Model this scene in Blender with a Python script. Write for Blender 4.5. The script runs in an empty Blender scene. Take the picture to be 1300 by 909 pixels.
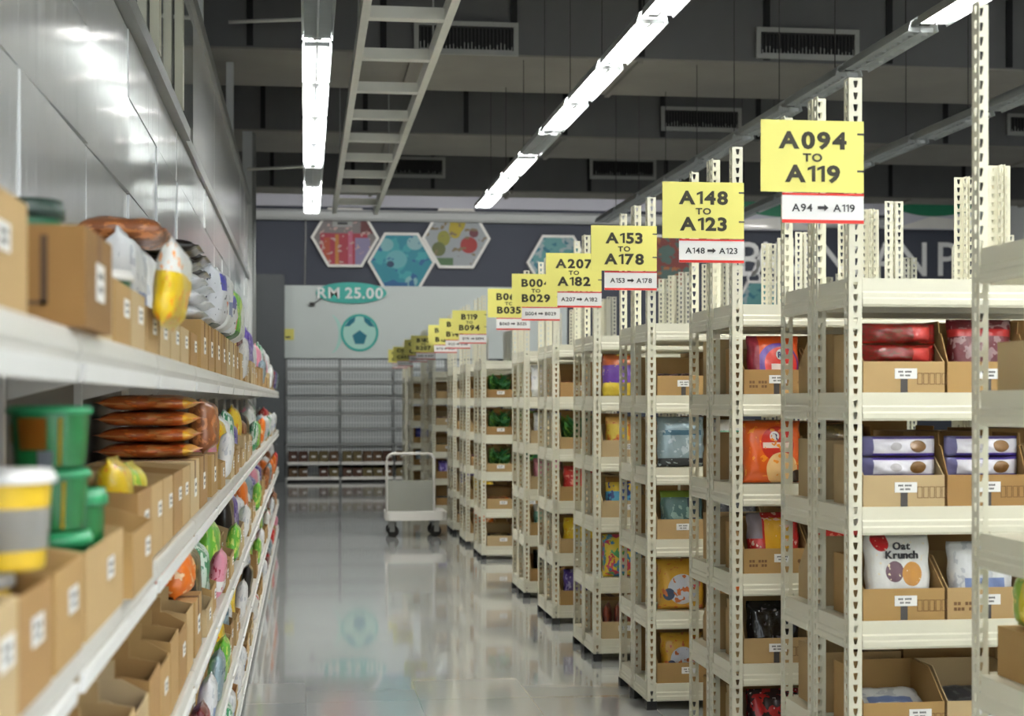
import bpy, bmesh, math, random
from mathutils import Vector, Matrix
random.seed(7)
PI = math.pi
S = bpy.context.scene
COL = S.collection
TH = math.radians(7.46)          # the aisle's vanishing point lies left of the picture's centre
FPX = 2000.0
CAMZ = 1.6
HZ = 508.0

# ------------------------------------------------------------------ camera, world, exposure
cd = bpy.data.cameras.new('camera'); cam = bpy.data.objects.new('camera', cd); COL.objects.link(cam)
cam.location = (0, 0, CAMZ); cam.rotation_euler = (PI/2, 0, -TH)
cd.sensor_width = 36; cd.lens = FPX/1300*36; cd.shift_y = (HZ-454.5)/1300
cd.clip_start = 0.05; cd.clip_end = 200
cd.dof.use_dof = True; cd.dof.focus_distance = 7.0; cd.dof.aperture_fstop = 4.0
S.camera = cam
w = bpy.data.worlds.new('world'); S.world = w; w.use_nodes = True
w.node_tree.nodes['Background'].inputs[0].default_value = (0.9, 0.96, 1.0, 1)
w.node_tree.nodes['Background'].inputs[1].default_value = 1.1
S.view_settings.view_transform = 'Standard'; S.view_settings.look = 'None'
S.view_settings.gamma = 1; S.view_settings.use_curve_mapping = False
S.view_settings.exposure = 0.86
TUBE_POWER = 88.0
S.cycles.max_bounces = 7

# ------------------------------------------------------------------ helpers
def ang(px): return TH + math.atan((px-650)/FPX)
def xat(px, Y): return Y*math.tan(ang(px))
def yat(px, X): return X/math.tan(ang(px))
def zat(py, X, Y): return CAMZ + (HZ-py)*(Y*math.cos(TH)+X*math.sin(TH))/FPX
def at(px, py, Y):
    X = xat(px, Y); return Vector((X, Y, zat(py, X, Y)))

def lin(r, g, b):
    f = lambda c: (c/12.92 if c <= .04045 else ((c+.055)/1.055)**2.4)
    return (f(r/255), f(g/255), f(b/255), 1)

class NT:
    def __init__(s, name):
        s.m = bpy.data.materials.new(name); s.m.use_nodes = True
        s.n = s.m.node_tree.nodes; s.l = s.m.node_tree.links
        s.b = s.n['Principled BSDF']
    def new(s, t, **k):
        x = s.n.new(t)
        for a, v in k.items(): setattr(x, a, v)
        return x
    def set(s, sock, v):
        if hasattr(v, 'is_linked'): s.l.new(v, sock)
        else: sock.default_value = v
    def math(s, op, a, b=0.0, c=0.0):
        x = s.new('ShaderNodeMath', operation=op)
        s.set(x.inputs[0], a); s.set(x.inputs[1], b)
        if len(x.inputs) > 2: s.set(x.inputs[2], c)
        return x.outputs[0]
    def mix(s, f, a, b):
        x = s.new('ShaderNodeMix', data_type='RGBA')
        s.set(x.inputs[0], f); s.set(x.inputs[6], a); s.set(x.inputs[7], b)
        return x.outputs[2]
    def noise(s, co, scale, detail=3.0):
        x = s.new('ShaderNodeTexNoise'); s.l.new(co, x.inputs['Vector'])
        x.inputs['Scale'].default_value = scale; x.inputs['Detail'].default_value = detail
        return x.outputs['Fac']
    def coords(s, kind='Object'): return s.new('ShaderNodeTexCoord').outputs[kind]
    def sep(s, co):
        x = s.new('ShaderNodeSeparateXYZ'); s.l.new(co, x.inputs[0]); return x.outputs
    def bump(s, h, strength=.2, dist=.01):
        x = s.new('ShaderNodeBump'); s.l.new(h, x.inputs['Height'])
        x.inputs['Strength'].default_value = strength; x.inputs['Distance'].default_value = dist
        s.l.new(x.outputs[0], s.b.inputs['Normal'])

def mat(name, col, rough=.5, metal=0.0, var=.06, scale=6.0, coat=0.0, bump=0.0, emit=None, spec=None):
    t = NT(name)
    co = t.coords('Object')
    f = t.noise(co, scale)
    dark = tuple(c*(1-var*2) for c in col[:3])+(1,)
    lite = tuple(min(1, c*(1+var)) for c in col[:3])+(1,)
    t.set(t.b.inputs['Base Color'], t.mix(f, dark, lite))
    t.b.inputs['Roughness'].default_value = rough; t.b.inputs['Metallic'].default_value = metal
    t.b.inputs['Coat Weight'].default_value = coat
    if spec is not None: t.b.inputs['Specular IOR Level'].default_value = spec
    if bump: t.bump(t.noise(co, scale*4), bump)
    if emit:
        t.b.inputs['Emission Color'].default_value = emit[0]; t.b.inputs['Emission Strength'].default_value = emit[1]
    return t.m

def pack_mat(name, base, layers=(), rough=.28, coat=.3, metal=0.0):
    """printed film; the print is laid out in the pack's own box: x across 0..1, z up 0..1"""
    t = NT(name)
    x, y, z = t.sep(t.coords('Generated'))
    c = base
    for L in layers:
        k = L[0]; colr = L[-1]
        if k == 'circle':
            dx = t.math('MULTIPLY', t.math('SUBTRACT', x, L[1]), L[4]); dz = t.math('SUBTRACT', z, L[2])
            d = t.math('ADD', t.math('MULTIPLY', dx, dx), t.math('MULTIPLY', dz, dz))
            f = t.math('LESS_THAN', d, L[3]*L[3])
        elif k == 'band':
            f = t.math('MULTIPLY', t.math('GREATER_THAN', z, L[1]), t.math('LESS_THAN', z, L[2]))
        elif k == 'rect':
            f = t.math('MULTIPLY', t.math('MULTIPLY', t.math('GREATER_THAN', x, L[1]), t.math('LESS_THAN', x, L[2])),
                       t.math('MULTIPLY', t.math('GREATER_THAN', z, L[3]), t.math('LESS_THAN', z, L[4])))
        elif k == 'blob':
            n = t.new('ShaderNodeTexNoise'); t.l.new(t.coords('Generated'), n.inputs['Vector'])
            n.inputs['Scale'].default_value = L[1]; n.inputs['Detail'].default_value = 2
            n.noise_dimensions = '4D'; n.inputs['W'].default_value = L[4]; colr = L[3]
            f = t.math('GREATER_THAN', n.outputs['Fac'], L[2])
        c = t.mix(f, c, colr)
    t.set(t.b.inputs['Base Color'], c)
    t.b.inputs['Roughness'].default_value = rough; t.b.inputs['Coat Weight'].default_value = coat
    t.b.inputs['Coat Roughness'].default_value = .15; t.b.inputs['Metallic'].default_value = metal
    t.bump(t.noise(t.coords('Object'), 28.0, 2), .35, .01)
    return t.m

def quad(bm, pts, mi=0):
    f = bm.faces.new([bm.verts.new(p) for p in pts]); f.material_index = mi; return f
def box(bm, x0, x1, y0, y1, z0, z1, mi=0):
    v = [bm.verts.new(p) for p in ((x0,y0,z0),(x1,y0,z0),(x1,y1,z0),(x0,y1,z0),(x0,y0,z1),(x1,y0,z1),(x1,y1,z1),(x0,y1,z1))]
    for q in ((3,2,1,0),(4,5,6,7),(0,1,5,4),(1,2,6,5),(2,3,7,6),(3,0,4,7)):
        f = bm.faces.new([v[i] for i in q]); f.material_index = mi
def prism(bm, pts, axis, a, b, mi=0):
    """extrude a closed 2-D outline along an axis from a to b"""
    def P(p, t):
        if axis == 'x': return (t, p[0], p[1])
        if axis == 'y': return (p[0], t, p[1])
        return (p[0], p[1], t)
    A = [bm.verts.new(P(p, a)) for p in pts]; B = [bm.verts.new(P(p, b)) for p in pts]
    n = len(pts); fs = [bm.faces.new(A), bm.faces.new(B[::-1])]
    for i in range(n): fs.append(bm.faces.new((A[i], B[i], B[(i+1) % n], A[(i+1) % n])))
    for f in fs: f.material_index = mi
def comb(bm, teeth, tip, root, back, axis, a, b, mi=0):
    """one comb-shaped plate: teeth (x0, x1) reaching from root to tip, joined by a spine"""
    pts = [(teeth[0][0], back), (teeth[0][0], root)][:1]
    for x0, x1 in teeth: pts += [(x0, root), (x0, tip), (x1, tip), (x1, root)]
    pts.append((teeth[-1][1], back)); pts = pts[:1]+pts[2:] if pts[0][0] == pts[1][0] else pts
    prism(bm, pts, axis, a, b, mi)
def tube(bm, path, r, n=8, mi=0):
    rings = []
    for i, p in enumerate(path):
        p = Vector(p)
        d = (Vector(path[min(i+1, len(path)-1)])-Vector(path[max(i-1, 0)])).normalized()
        u = d.cross(Vector((0, 0, 1)))
        if u.length < .05: u = d.cross(Vector((1, 0, 0)))
        u.normalize(); v = d.cross(u)
        rings.append([bm.verts.new(p+r*(math.cos(2*PI*k/n)*u+math.sin(2*PI*k/n)*v)) for k in range(n)])
    for a, b in zip(rings, rings[1:]):
        for k in range(n):
            f = bm.faces.new((a[k], a[(k+1) % n], b[(k+1) % n], b[k])); f.smooth = True; f.material_index = mi
    for rg in (rings[0], rings[-1][::-1]):
        bm.faces.new(rg).material_index = mi
def lathe(bm, prof, n=20, mi=0, cx=0, cy=0, mfun=None):
    rings = []
    for r, z in prof: rings.append([bm.verts.new((cx+r*math.cos(2*PI*k/n), cy+r*math.sin(2*PI*k/n), z)) for k in range(n)])
    for i, (a, b) in enumerate(zip(rings, rings[1:])):
        for k in range(n):
            f = bm.faces.new((a[k], a[(k+1) % n], b[(k+1) % n], b[k])); f.smooth = True
            f.material_index = mfun(i) if mfun else mi
    bm.faces.new(rings[0][::-1]).material_index = mfun(0) if mfun else mi
    bm.faces.new(rings[-1]).material_index = mfun(len(prof)-2) if mfun else mi
def mesh(name, bm, mats, normals=True):
    if normals: bmesh.ops.recalc_face_normals(bm, faces=bm.faces)
    me = bpy.data.meshes.new(name); bm.to_mesh(me); bm.free()
    for m in (mats if isinstance(mats, (list, tuple)) else [mats]): me.materials.append(m)
    return me
def B(): return bmesh.new()

USED = set()
def tag(o, label=None, cat=None, group=None, kind=None):
    if label:
        nw = len(label.split())
        if nw < 4 or nw > 16: print('LABEL LEN', nw, label)
        if label in USED and not group: print('DUP LABEL', label)
        USED.add(label); o['label'] = label
    if cat: o['category'] = cat
    if group: o['group'] = group
    if kind: o['kind'] = kind
    return o
def inst(name, me, parent=None, loc=(0,0,0), rot=(0,0,0), sc=(1,1,1)):
    o = bpy.data.objects.new(name, me); COL.objects.link(o)
    o.location = loc; o.rotation_euler = rot; o.scale = sc
    if parent is not None: o.parent = parent
    return o
def empty(name, loc=(0,0,0), rz=0, rx=0, ry=0):
    o = bpy.data.objects.new(name, None); COL.objects.link(o); o.empty_display_size = .1
    o.location = loc; o.rotation_euler = (rx, ry, rz); return o
def struct(name, me):
    return tag(inst(name, me), kind='structure')
TXT = {}
GLY = {}
def glyph(ch, size, depth, bold):
    """vertices and faces of one upright letter, left edge at x = 0, with its width"""
    key = (ch, size, depth, bold)
    if key in GLY: return GLY[key]
    if ch == '1':
        H = size*.70; b = size*.040+bold*.6
        bm = bmesh.new(); pts = [(.22*size-b, 0), (.22*size+b, 0), (.22*size+b, H), (.22*size-b*.4, H), (0, H*.86), (0, H*.86-b*1.9), (.22*size-b, H*.80)]
        A = [bm.verts.new((p[0], p[1], -depth)) for p in pts]; C = [bm.verts.new((p[0], p[1], depth)) for p in pts]
        bm.faces.new(A[::-1]); bm.faces.new(C)
        for i in range(7): bm.faces.new((A[i], A[(i+1) % 7], C[(i+1) % 7], C[i]))
        bm.normal_update(); bmesh.ops.triangulate(bm, faces=bm.faces[:])
        me = bpy.data.meshes.new('glyph'); bm.to_mesh(me); bm.free()
    else:
        c = bpy.data.curves.new('glyph', 'FONT'); c.body = ch; c.size = size; c.extrude = depth; c.offset = bold; c.resolution_u = 3
        o = bpy.data.objects.new('glyph', c); COL.objects.link(o)
        dg = bpy.context.evaluated_depsgraph_get(); dg.update()
        me = bpy.data.meshes.new_from_object(o.evaluated_get(dg)); bpy.data.objects.remove(o)
    x0 = min(v.co.x for v in me.vertices); wd = max(v.co.x for v in me.vertices)-x0
    GLY[key] = ([(v.co.x-x0, v.co.y, v.co.z) for v in me.vertices], [tuple(p.vertices) for p in me.polygons], wd)
    bpy.data.meshes.remove(me)
    return GLY[key]
def text_mesh(body, size, m, depth=.0015, bold=0.0, wide=1.0, track=.075):
    key = (body, size, m.name, bold, wide, depth)
    if key in TXT: return TXT[key]
    V, F, x = [], [], 0.0
    for ch in body:
        if ch == ' ': x += size*.26; continue
        v, f, wd = glyph(ch, size, depth, bold)
        F += [tuple(i+len(V) for i in q) for q in f]; V += [(a+x, b, c) for a, b, c in v]
        x += wd+size*track
    x -= size*track; zs = [b for a, b, c in V]; zc = size*.35
    me = bpy.data.meshes.new('lettering'); me.from_pydata([((a-x/2)*wide, -c, b-zc) for a, b, c in V], [], F)   # upright, facing -Y
    me.materials.append(m)
    TXT[key] = me; return me

# ------------------------------------------------------------------ materials
M = {}
M['cream'] = mat('cream_enamel', lin(224,221,200), .38, 0, .03, 3, coat=.15)
M['rubber'] = mat('black_rubber', lin(28,28,26), .6)
M['kraft'] = [mat('kraft_card_%s' % n, c, .85, 0, .08, 5) for n, c in
              (('a', lin(172,138,86)), ('b', lin(184,154,106)), ('c', lin(160,124,74)), ('d', lin(192,168,126)))]
M['label'] = mat('white_label', lin(240,240,238), .5, 0, .02)
M['ink'] = mat('dark_ink', lin(35,33,36), .5)
M['tape'] = mat('grey_strap', lin(70,66,64), .4)
M['brownink'] = mat('brown_print', lin(110,78,44), .8)
M['white'] = mat('white_enamel', lin(228,226,220), .35, 0, .03, 3, coat=.2)
M['signyellow'] = mat('yellow_card', lin(233,226,122), .55, 0, .03, 3)
M['signwhite'] = mat('white_card', lin(238,238,236), .5, 0, .02, 3)
M['royal'] = mat('navy_print', lin(40,40,90), .5)
M['signred'] = mat('red_card', lin(205,40,25), .5)
M['olive'] = mat('sign_lettering', lin(40,36,12), .55)
M['steel'] = mat('brushed_steel', lin(150,151,143), .42, .55, .05, 4)
M['grey_metal'] = mat('grey_metal', lin(150,152,150), .4, .3)
M['dark_ceiling'] = mat('dark_ceiling_paint', lin(104,104,104), .75, 0, .12, 1.2)
M['duct'] = mat('duct_wrap', lin(140,136,128), .6, 0, .15, 1.1)
M['black'] = mat('matt_black', lin(14,14,14), .7)
M['grille'] = mat('grille_frame', lin(170,170,165), .45, .2)
M['fixture'] = mat('fixture_enamel', lin(190,194,194), .3, .5, .06, 5)
M['tube'] = mat('lit_tube', (1, 1, 1, 1), .4, emit=((1.0, .99, .955, 1), TUBE_POWER))
M['tube_off'] = mat('unlit_tube', lin(205,212,210), .35)
M['tray'] = mat('cable_tray_paint', lin(214,214,206), .45, .1)
M['wallblue'] = mat('slate_blue_paint', lin(70,74,86), .7, 0, .05, .8)
M['lilac'] = mat('pale_lilac_paint', lin(196,196,206), .6, 0, .03, 1)
M['palegrey'] = mat('pale_grey_paint', lin(190,193,192), .5, 0, .03, 1)
M['darkgrey'] = mat('dark_grey_panel', lin(84,88,90), .6, 0, .04, 1)
M['board'] = mat('pale_board', lin(205,213,210), .45, 0, .03, .9)
M['teal'] = mat('teal_print', lin(62,178,165), .5, 0, .05, 2)
M['tealdark'] = mat('deep_teal_print', lin(30,120,140), .5, 0, .05, 2)
M['tealpale'] = mat('pale_teal_print', lin(176,222,210), .5, 0, .03, 2)
M['green'] = mat('green_print', lin(30,120,86), .5, 0, .1, 2)
M['leaf'] = [mat('leaf_green_%s' % n, c, .45, 0, .25, 14) for n, c in
             (('a', lin(64,138,56)), ('b', lin(46,112,58)), ('c', lin(112,166,66)))]
M['darkbrown'] = mat('dark_brown_card', lin(74,54,34), .85, 0, .1, 4)
M['backgrey'] = mat('grey_back_panel', lin(118,115,108), .6, 0, .05, 2)
M['plinth'] = mat('dark_plinth', lin(50,48,46), .6)

def K(): return random.choice(M['kraft'])

# floor: big polished tiles
t = NT('polished_tile'); co = t.coords('Object')
br = t.new('ShaderNodeTexBrick'); t.l.new(co, br.inputs['Vector'])
br.offset = 0; br.inputs['Scale'].default_value = 1.0
br.inputs['Color1'].default_value = lin(172,175,173); br.inputs['Color2'].default_value = lin(182,184,181)
br.inputs['Mortar'].default_value = lin(166,168,166); br.inputs['Mortar Size'].default_value = .003
br.inputs['Brick Width'].default_value = .6; br.inputs['Row Height'].default_value = .6
t.set(t.b.inputs['Base Color'], br.outputs['Color'])
rg = t.math('MULTIPLY_ADD', t.noise(co, 2.2), .10, .07)
t.set(t.b.inputs['Roughness'], rg); t.b.inputs['Specular IOR Level'].default_value = 1.0; t.b.inputs['Coat Weight'].default_value = .7; t.b.inputs['Coat Roughness'].default_value = .045; t.b.inputs['Coat IOR'].default_value = 1.65
t.bump(t.noise(co, 5.0, 1), .03, .01)
M['floor'] = t.m
# glossy white wall panels, slightly wavy
t = NT('glossy_panel'); co = t.coords('Object')
t.set(t.b.inputs['Base Color'], t.mix(t.noise(co, .9, 2), lin(238,240,240), lin(250,251,250)))
t.b.inputs['Roughness'].default_value = .3; t.b.inputs['Specular IOR Level'].default_value = .8
t.b.inputs['Coat Weight'].default_value = 1.0; t.b.inputs['Coat Roughness'].default_value = .13; t.b.inputs['Coat IOR'].default_value = 1.9
mp = t.new('ShaderNodeMapping'); t.l.new(co, mp.inputs[0]); mp.inputs['Scale'].default_value = (1, 2.2, .3)
t.bump(t.noise(mp.outputs[0], 2.6, 2), .7, .08)
M['panel'] = t.m
M['pane'] = mat('bluish_pane', lin(196,206,204), .12, 0, .06, .8, coat=1.0, bump=.02)
M['mullion'] = mat('beige_mullion', lin(206,203,182), .4, 0, .04, 3)
# wire mesh back panel of the far gondola
t = NT('grey_mesh_panel'); x, y, z = t.sep(t.coords('Object'))
fx = t.math('LESS_THAN', t.math('FRACT', t.math('MULTIPLY', x, 18.0)), .3)
fz = t.math('LESS_THAN', t.math('FRACT', t.math('MULTIPLY', z, 7.0)), .14)
t.set(t.b.inputs['Base Color'], t.mix(t.math('MAXIMUM', fx, fz), lin(176,182,182), lin(222,225,224)))
t.b.inputs['Roughness'].default_value = .4; t.b.inputs['Metallic'].default_value = .2
M['meshpanel'] = t.m

W_ = lin(238,238,236)
P = {}
def pk(key, *a, **k): P[key] = pack_mat('film_'+key, *a, **k)
pk('dark red', lin(120,22,20), [('band',.0,.08,lin(190,40,30)), ('blob',9,.56,lin(90,50,30),1.0), ('rect',.65,.9,.2,.8,lin(190,60,55))])
pk('maroon', lin(96,22,30), [('blob',6,.55,lin(150,120,120),3.0), ('band',.75,.85,lin(170,40,40))])
pk('white and purple', lin(226,224,232), [('band',0,.16,lin(80,60,150)), ('band',.86,1,lin(90,74,150)), ('circle',.72,.5,.30,2.6,lin(120,84,40)), ('circle',.42,.5,.2,2.6,lin(180,176,180)), ('rect',0,.14,0,1,lin(110,108,150))])
pk('white biscuit', lin(232,232,228), [('circle',.22,.93,.13,1,lin(190,30,36)), ('circle',.40,.55,.13,1.0,lin(110,80,92)), ('circle',.66,.52,.15,1.0,lin(200,140,50)), ('blob',14,.66,lin(240,225,190),2.0)])
pk('charcoal', lin(62,62,68), [('blob',7,.55,lin(100,100,106),4.0)])
pk('orange badge', lin(222,84,28), [('band',.0,.10,lin(70,40,110)), ('circle',.55,.46,.40,1.0,lin(96,52,150)), ('circle',.6,.48,.31,1.0,lin(206,46,34)), ('rect',.0,.2,.0,1.0,lin(150,40,60)), ('circle',.6,.66,.09,1.0,W_), ('rect',.42,.80,.40,.50,lin(250,235,225)), ('circle',.75,.08,.2,1.0,lin(226,200,160))])
pk('orange bowl', lin(224,96,30), [('circle',.55,.62,.28,1.0,lin(196,40,28)), ('circle',.5,.74,.08,1.0,W_), ('rect',.3,.78,.55,.64,lin(250,232,220)), ('circle',.62,.22,.26,1.0,lin(240,200,140)), ('circle',.88,.10,.1,1.0,lin(60,40,24)), ('blob',8,.62,lin(240,150,40),5.0)])
pk('red and yellow', lin(196,30,28), [('rect',.3,.8,.3,.9,lin(222,170,40)), ('band',.0,.28,lin(206,34,34)), ('blob',9,.6,lin(240,205,190),1.5), ('rect',.0,.26,.55,1,lin(140,130,140))])
pk('black glossy', lin(20,19,22), [('blob',9,.64,lin(110,104,110),6.0)], rough=.15)
pk('black and red', lin(40,20,24), [('blob',5,.52,lin(180,28,34),2.2), ('blob',10,.66,lin(210,205,205),8.0)])
pk('silver blue', lin(150,172,182), [('rect',.1,.9,.62,.72,lin(72,110,130)), ('band',.0,.16,lin(60,64,70)), ('blob',6,.6,lin(190,205,212),3.0)], metal=.3)
pk('sea green', lin(84,120,120), [('rect',.6,.9,0,1,lin(34,58,74)), ('blob',6,.56,lin(150,180,172),6.0), ('band',.85,1,lin(120,150,50))])
pk('yellow white-figured', lin(206,158,46), [('circle',.5,.4,.30,1.0,lin(196,202,214)), ('circle',.22,.3,.12,1.0,lin(60,74,104)), ('blob',7,.60,lin(196,104,48),4.0), ('circle',.8,.5,.08,1,lin(210,90,90))])
pk('pink and dark', lin(86,62,68), [('blob',5,.5,lin(196,160,170),2.0), ('blob',8,.6,lin(40,40,60),7.0)])
pk('purple and yellow', lin(100,60,150), [('band',0,.3,lin(222,196,60)), ('band',.72,1,lin(190,96,50)), ('blob',6,.62,lin(230,200,90),2.0)])
pk('orange and yellow', lin(226,140,50), [('blob',4,.5,lin(232,206,80),5.0), ('band',.8,1,lin(236,190,110)), ('blob',9,.63,lin(200,80,60),1.0)])
pk('yellow and blue', lin(226,196,66), [('rect',0,1,.35,.62,lin(90,176,220)), ('blob',5,.56,lin(60,80,150),2.0), ('band',.85,1,lin(160,110,40))])
pk('rainbow', lin(60,130,180), [('blob',4,.5,lin(226,200,60),1.0), ('blob',5,.55,lin(196,60,80),3.0), ('blob',5,.57,lin(70,160,90),6.0)])
pk('rust', lin(160,74,50), [('blob',5,.55,lin(110,50,44),2.0)])
pk('milky white', lin(226,228,230), [('blob',5,.56,lin(196,200,206),2.0), ('rect',.2,.8,.3,.5,lin(120,140,190))])
pk('plain white', lin(236,236,236), [('blob',6,.6,lin(205,208,214),4.0)])
pk('lime green', lin(110,186,60), [('blob',5,.54,lin(200,220,110),2.0), ('band',.0,.2,lin(46,120,50))])
pk('bright red', lin(206,44,38), [('blob',6,.58,lin(236,150,130),3.0)])
pk('vivid orange', lin(232,120,36), [('blob',5,.57,lin(245,205,160),5.0)])
pk('deep purple', lin(84,62,150), [('blob',5,.56,lin(180,170,220),2.0)])
pk('royal blue', lin(54,62,160), [('band',.3,.4,lin(110,110,200)), ('band',.6,.7,lin(110,110,200))])
pk('sunny yellow', lin(232,196,30), [('blob',6,.58,lin(246,228,120),2.0), ('blob',8,.64,lin(226,120,50),6.0)])
pk('mint green', lin(150,206,184), [('blob',5,.56,lin(90,170,140),2.0), ('band',.75,1,W_)])
pk('olive dark', lin(92,80,44), [('blob',5,.54,lin(130,112,66),2.0), ('rect',0,.15,0,1,lin(40,34,30)), ('rect',.85,1,0,1,lin(30,28,26))])
pk('brown toasted', lin(140,82,44), [('blob',6,.55,lin(190,120,70),2.0), ('rect',.75,.95,.2,.6,lin(222,110,40))])
pk('orange noodle', lin(176,88,34), [('blob',4,.54,lin(206,140,80),3.0), ('blob',7,.6,lin(224,120,50),6.0), ('rect',.9,1,0,1,lin(236,190,30)), ('band',0,.13,lin(232,178,40)), ('band',0,.03,lin(220,110,40))])
pk('pink stripe', lin(226,150,170), [('band',.2,.4,W_), ('blob',6,.6,lin(190,60,90),2.0)])
pk('green and white', lin(60,140,96), [('blob',5,.5,lin(216,230,220),2.0)])
pk('white-topped yellow', lin(232,196,34), [('band',.62,1,lin(236,236,232)), ('blob',8,.60,lin(238,150,30),2.0)])
pk('white and blue', lin(228,230,236), [('rect',.1,.5,.6,.85,lin(70,70,170)), ('circle',.7,.35,.13,1.0,lin(226,100,50)), ('blob',6,.62,lin(90,96,110),3.0), ('band',0,.1,lin(70,90,90))])
pk('lemon lime', lin(222,206,36), [('rect',0,.3,0,1,lin(150,196,50)), ('blob',5,.57,lin(240,226,110),2.0)])
BAGCOLS = ['plain white','milky white','plain white','silver blue','white biscuit','milky white','lime green','bright red','vivid orange','deep purple','sunny yellow','mint green','olive dark','brown toasted','pink stripe','green and white','plain white','milky white','silver blue','maroon']

# ------------------------------------------------------------------ goods
CARD = {}
def carton_mesh(w, d, hf, hb, k, style=0):
    """open display carton, cut low at the front (-Y), origin at front-centre bottom"""
    key = (w, d, hf, hb, k, style)
    if key in CARD: return CARD[key]
    bm = B(); th = .004; h = w/2
    box(bm, -h, h, 0, d, 0, th)
    prism(bm, [(-h, th), (h, th), (h, hf), (-h, hf)], 'y', 0, th)
    prism(bm, [(-h, th), (h, th), (h, hb), (-h, hb)], 'y', d-th, d)
    side = [(th, th), (d-th, th), (d-th, hb), (d*(.45 if style == 0 else .2), hb), (th, hf)]
    for s in (-1, 1):
        prism(bm, side, 'x', s*h, s*(h-th))
    if style == 1:      # splayed flaps
        for s in (-1, 1):
            prism(bm, [(s*h, hb), (s*(h+.003), hb+.04), (s*(h+.003)-s*.003, hb+.041), (s*h-s*th, hb)], 'y', d*.25, d-.02)
    me = mesh('carton', bm, k); CARD[key] = me; return me
def closed_carton_mesh(w, d, h, k):
    key = ('c', w, d, h, k)
    if key in CARD: return CARD[key]
    bm = B(); a = w/2
    box(bm, -a, a, 0, d, 0, h-.003)
    for (x0, x1) in ((-a, -.002), (.002, a)): box(bm, x0, x1, 0, d, h-.003, h)
    me = mesh('sealed_carton', bm, k); CARD[key] = me; return me
def label_mesh():
    bm = B(); box(bm, -.038, .038, -.0015, 0, -.017, .017, 0)
    for z, a in ((.006, .026), (-.006, .020)):
        n = 9
        for i in range(n):
            if (i*7) % 5 == 1: continue
            x = -a+2*a*i/n; box(bm, x, x+2*a/n*.7, -.002, -.0015, z-.003, z+.003, 1)
    return mesh('price_label', bm, [M['label'], M['ink']])
LABEL = label_mesh()
bm = B(); box(bm, -.012, .012, -.0008, 0, -.045, .035); STRAP = mesh('strap', bm, M['tape'])
def marks_mesh(kind):
    bm = B()
    if kind == 0:      # row of outlined squares
        for i in range(5):
            x = i*.021
            for a in ((x, x+.018, .0, .002), (x, x+.018, .036, .038), (x, x+.002, 0, .038), (x+.016, x+.018, 0, .038)):
                box(bm, a[0], a[1], -.0006, 0, a[2], a[3])
    else:              # two lines of print
        for r in range(2):
            for i in range(6):
                if (i+r) % 4 == 3: continue
                box(bm, i*.013, i*.013+.010, -.0006, 0, r*.018, r*.018+.011)
    return mesh('printed_marks', bm, M['brownink'])
MARKS = [marks_mesh(0), marks_mesh(1)]
bm = B()
pts = [(0, -.014), (.016, .002), (.014, .010), (.007, .013), (0, .008), (-.007, .013), (-.014, .010), (-.016, .002)]
prism(bm, pts, 'y', -.0006, 0); HEART = mesh('printed_emblem', bm, M['brownink'])

def carton(loc, rz, w, d, hf, hb, label, k=None, lab=True, strap=False, marks=None, style=0, group=None):
    o = inst('carton', carton_mesh(w, d, hf, hb, k or K(), style), None, loc, (0, 0, rz))
    tag(o, label, 'carton', group)
    if strap: inst('strap', STRAP, o, (0, -.0002, hf*.45))
    if lab: inst('price_label', LABEL, o, (w*.02 if strap else w*random.choice((.1, .2, .0)), -.001, min(hf*.62, hf-.02)), (0, 0, 0))
    if marks is not None:
        inst('printed_marks', MARKS[marks], o, (.045 if marks == 0 else -w*.42, -.0002, hf*.28))
        if marks == 1: inst('printed_emblem', HEART, o, (w*.38, -.0002, hf*.45))
    return o
def closed_carton(loc, rz, w, d, h, label, k=None, lab=True, tape=False, group=None):
    k = k or K()
    o = inst('sealed_carton', closed_carton_mesh(w, d, h, k), None, loc, (0, 0, rz)); tag(o, label, 'carton', group)
    if lab: inst('price_label', LABEL, o, (.0, -.001, h*.5), sc=(1.1, 1, 1.6))
    bm = B(); box(bm, -.02, .02, -.001, 0, h*.6, h); box(bm, -.02, .02, -.001, d, h, h+.001)
    inst('packing_tape', mesh('packing_tape', bm, M['brownink']), o)
    return o

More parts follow.
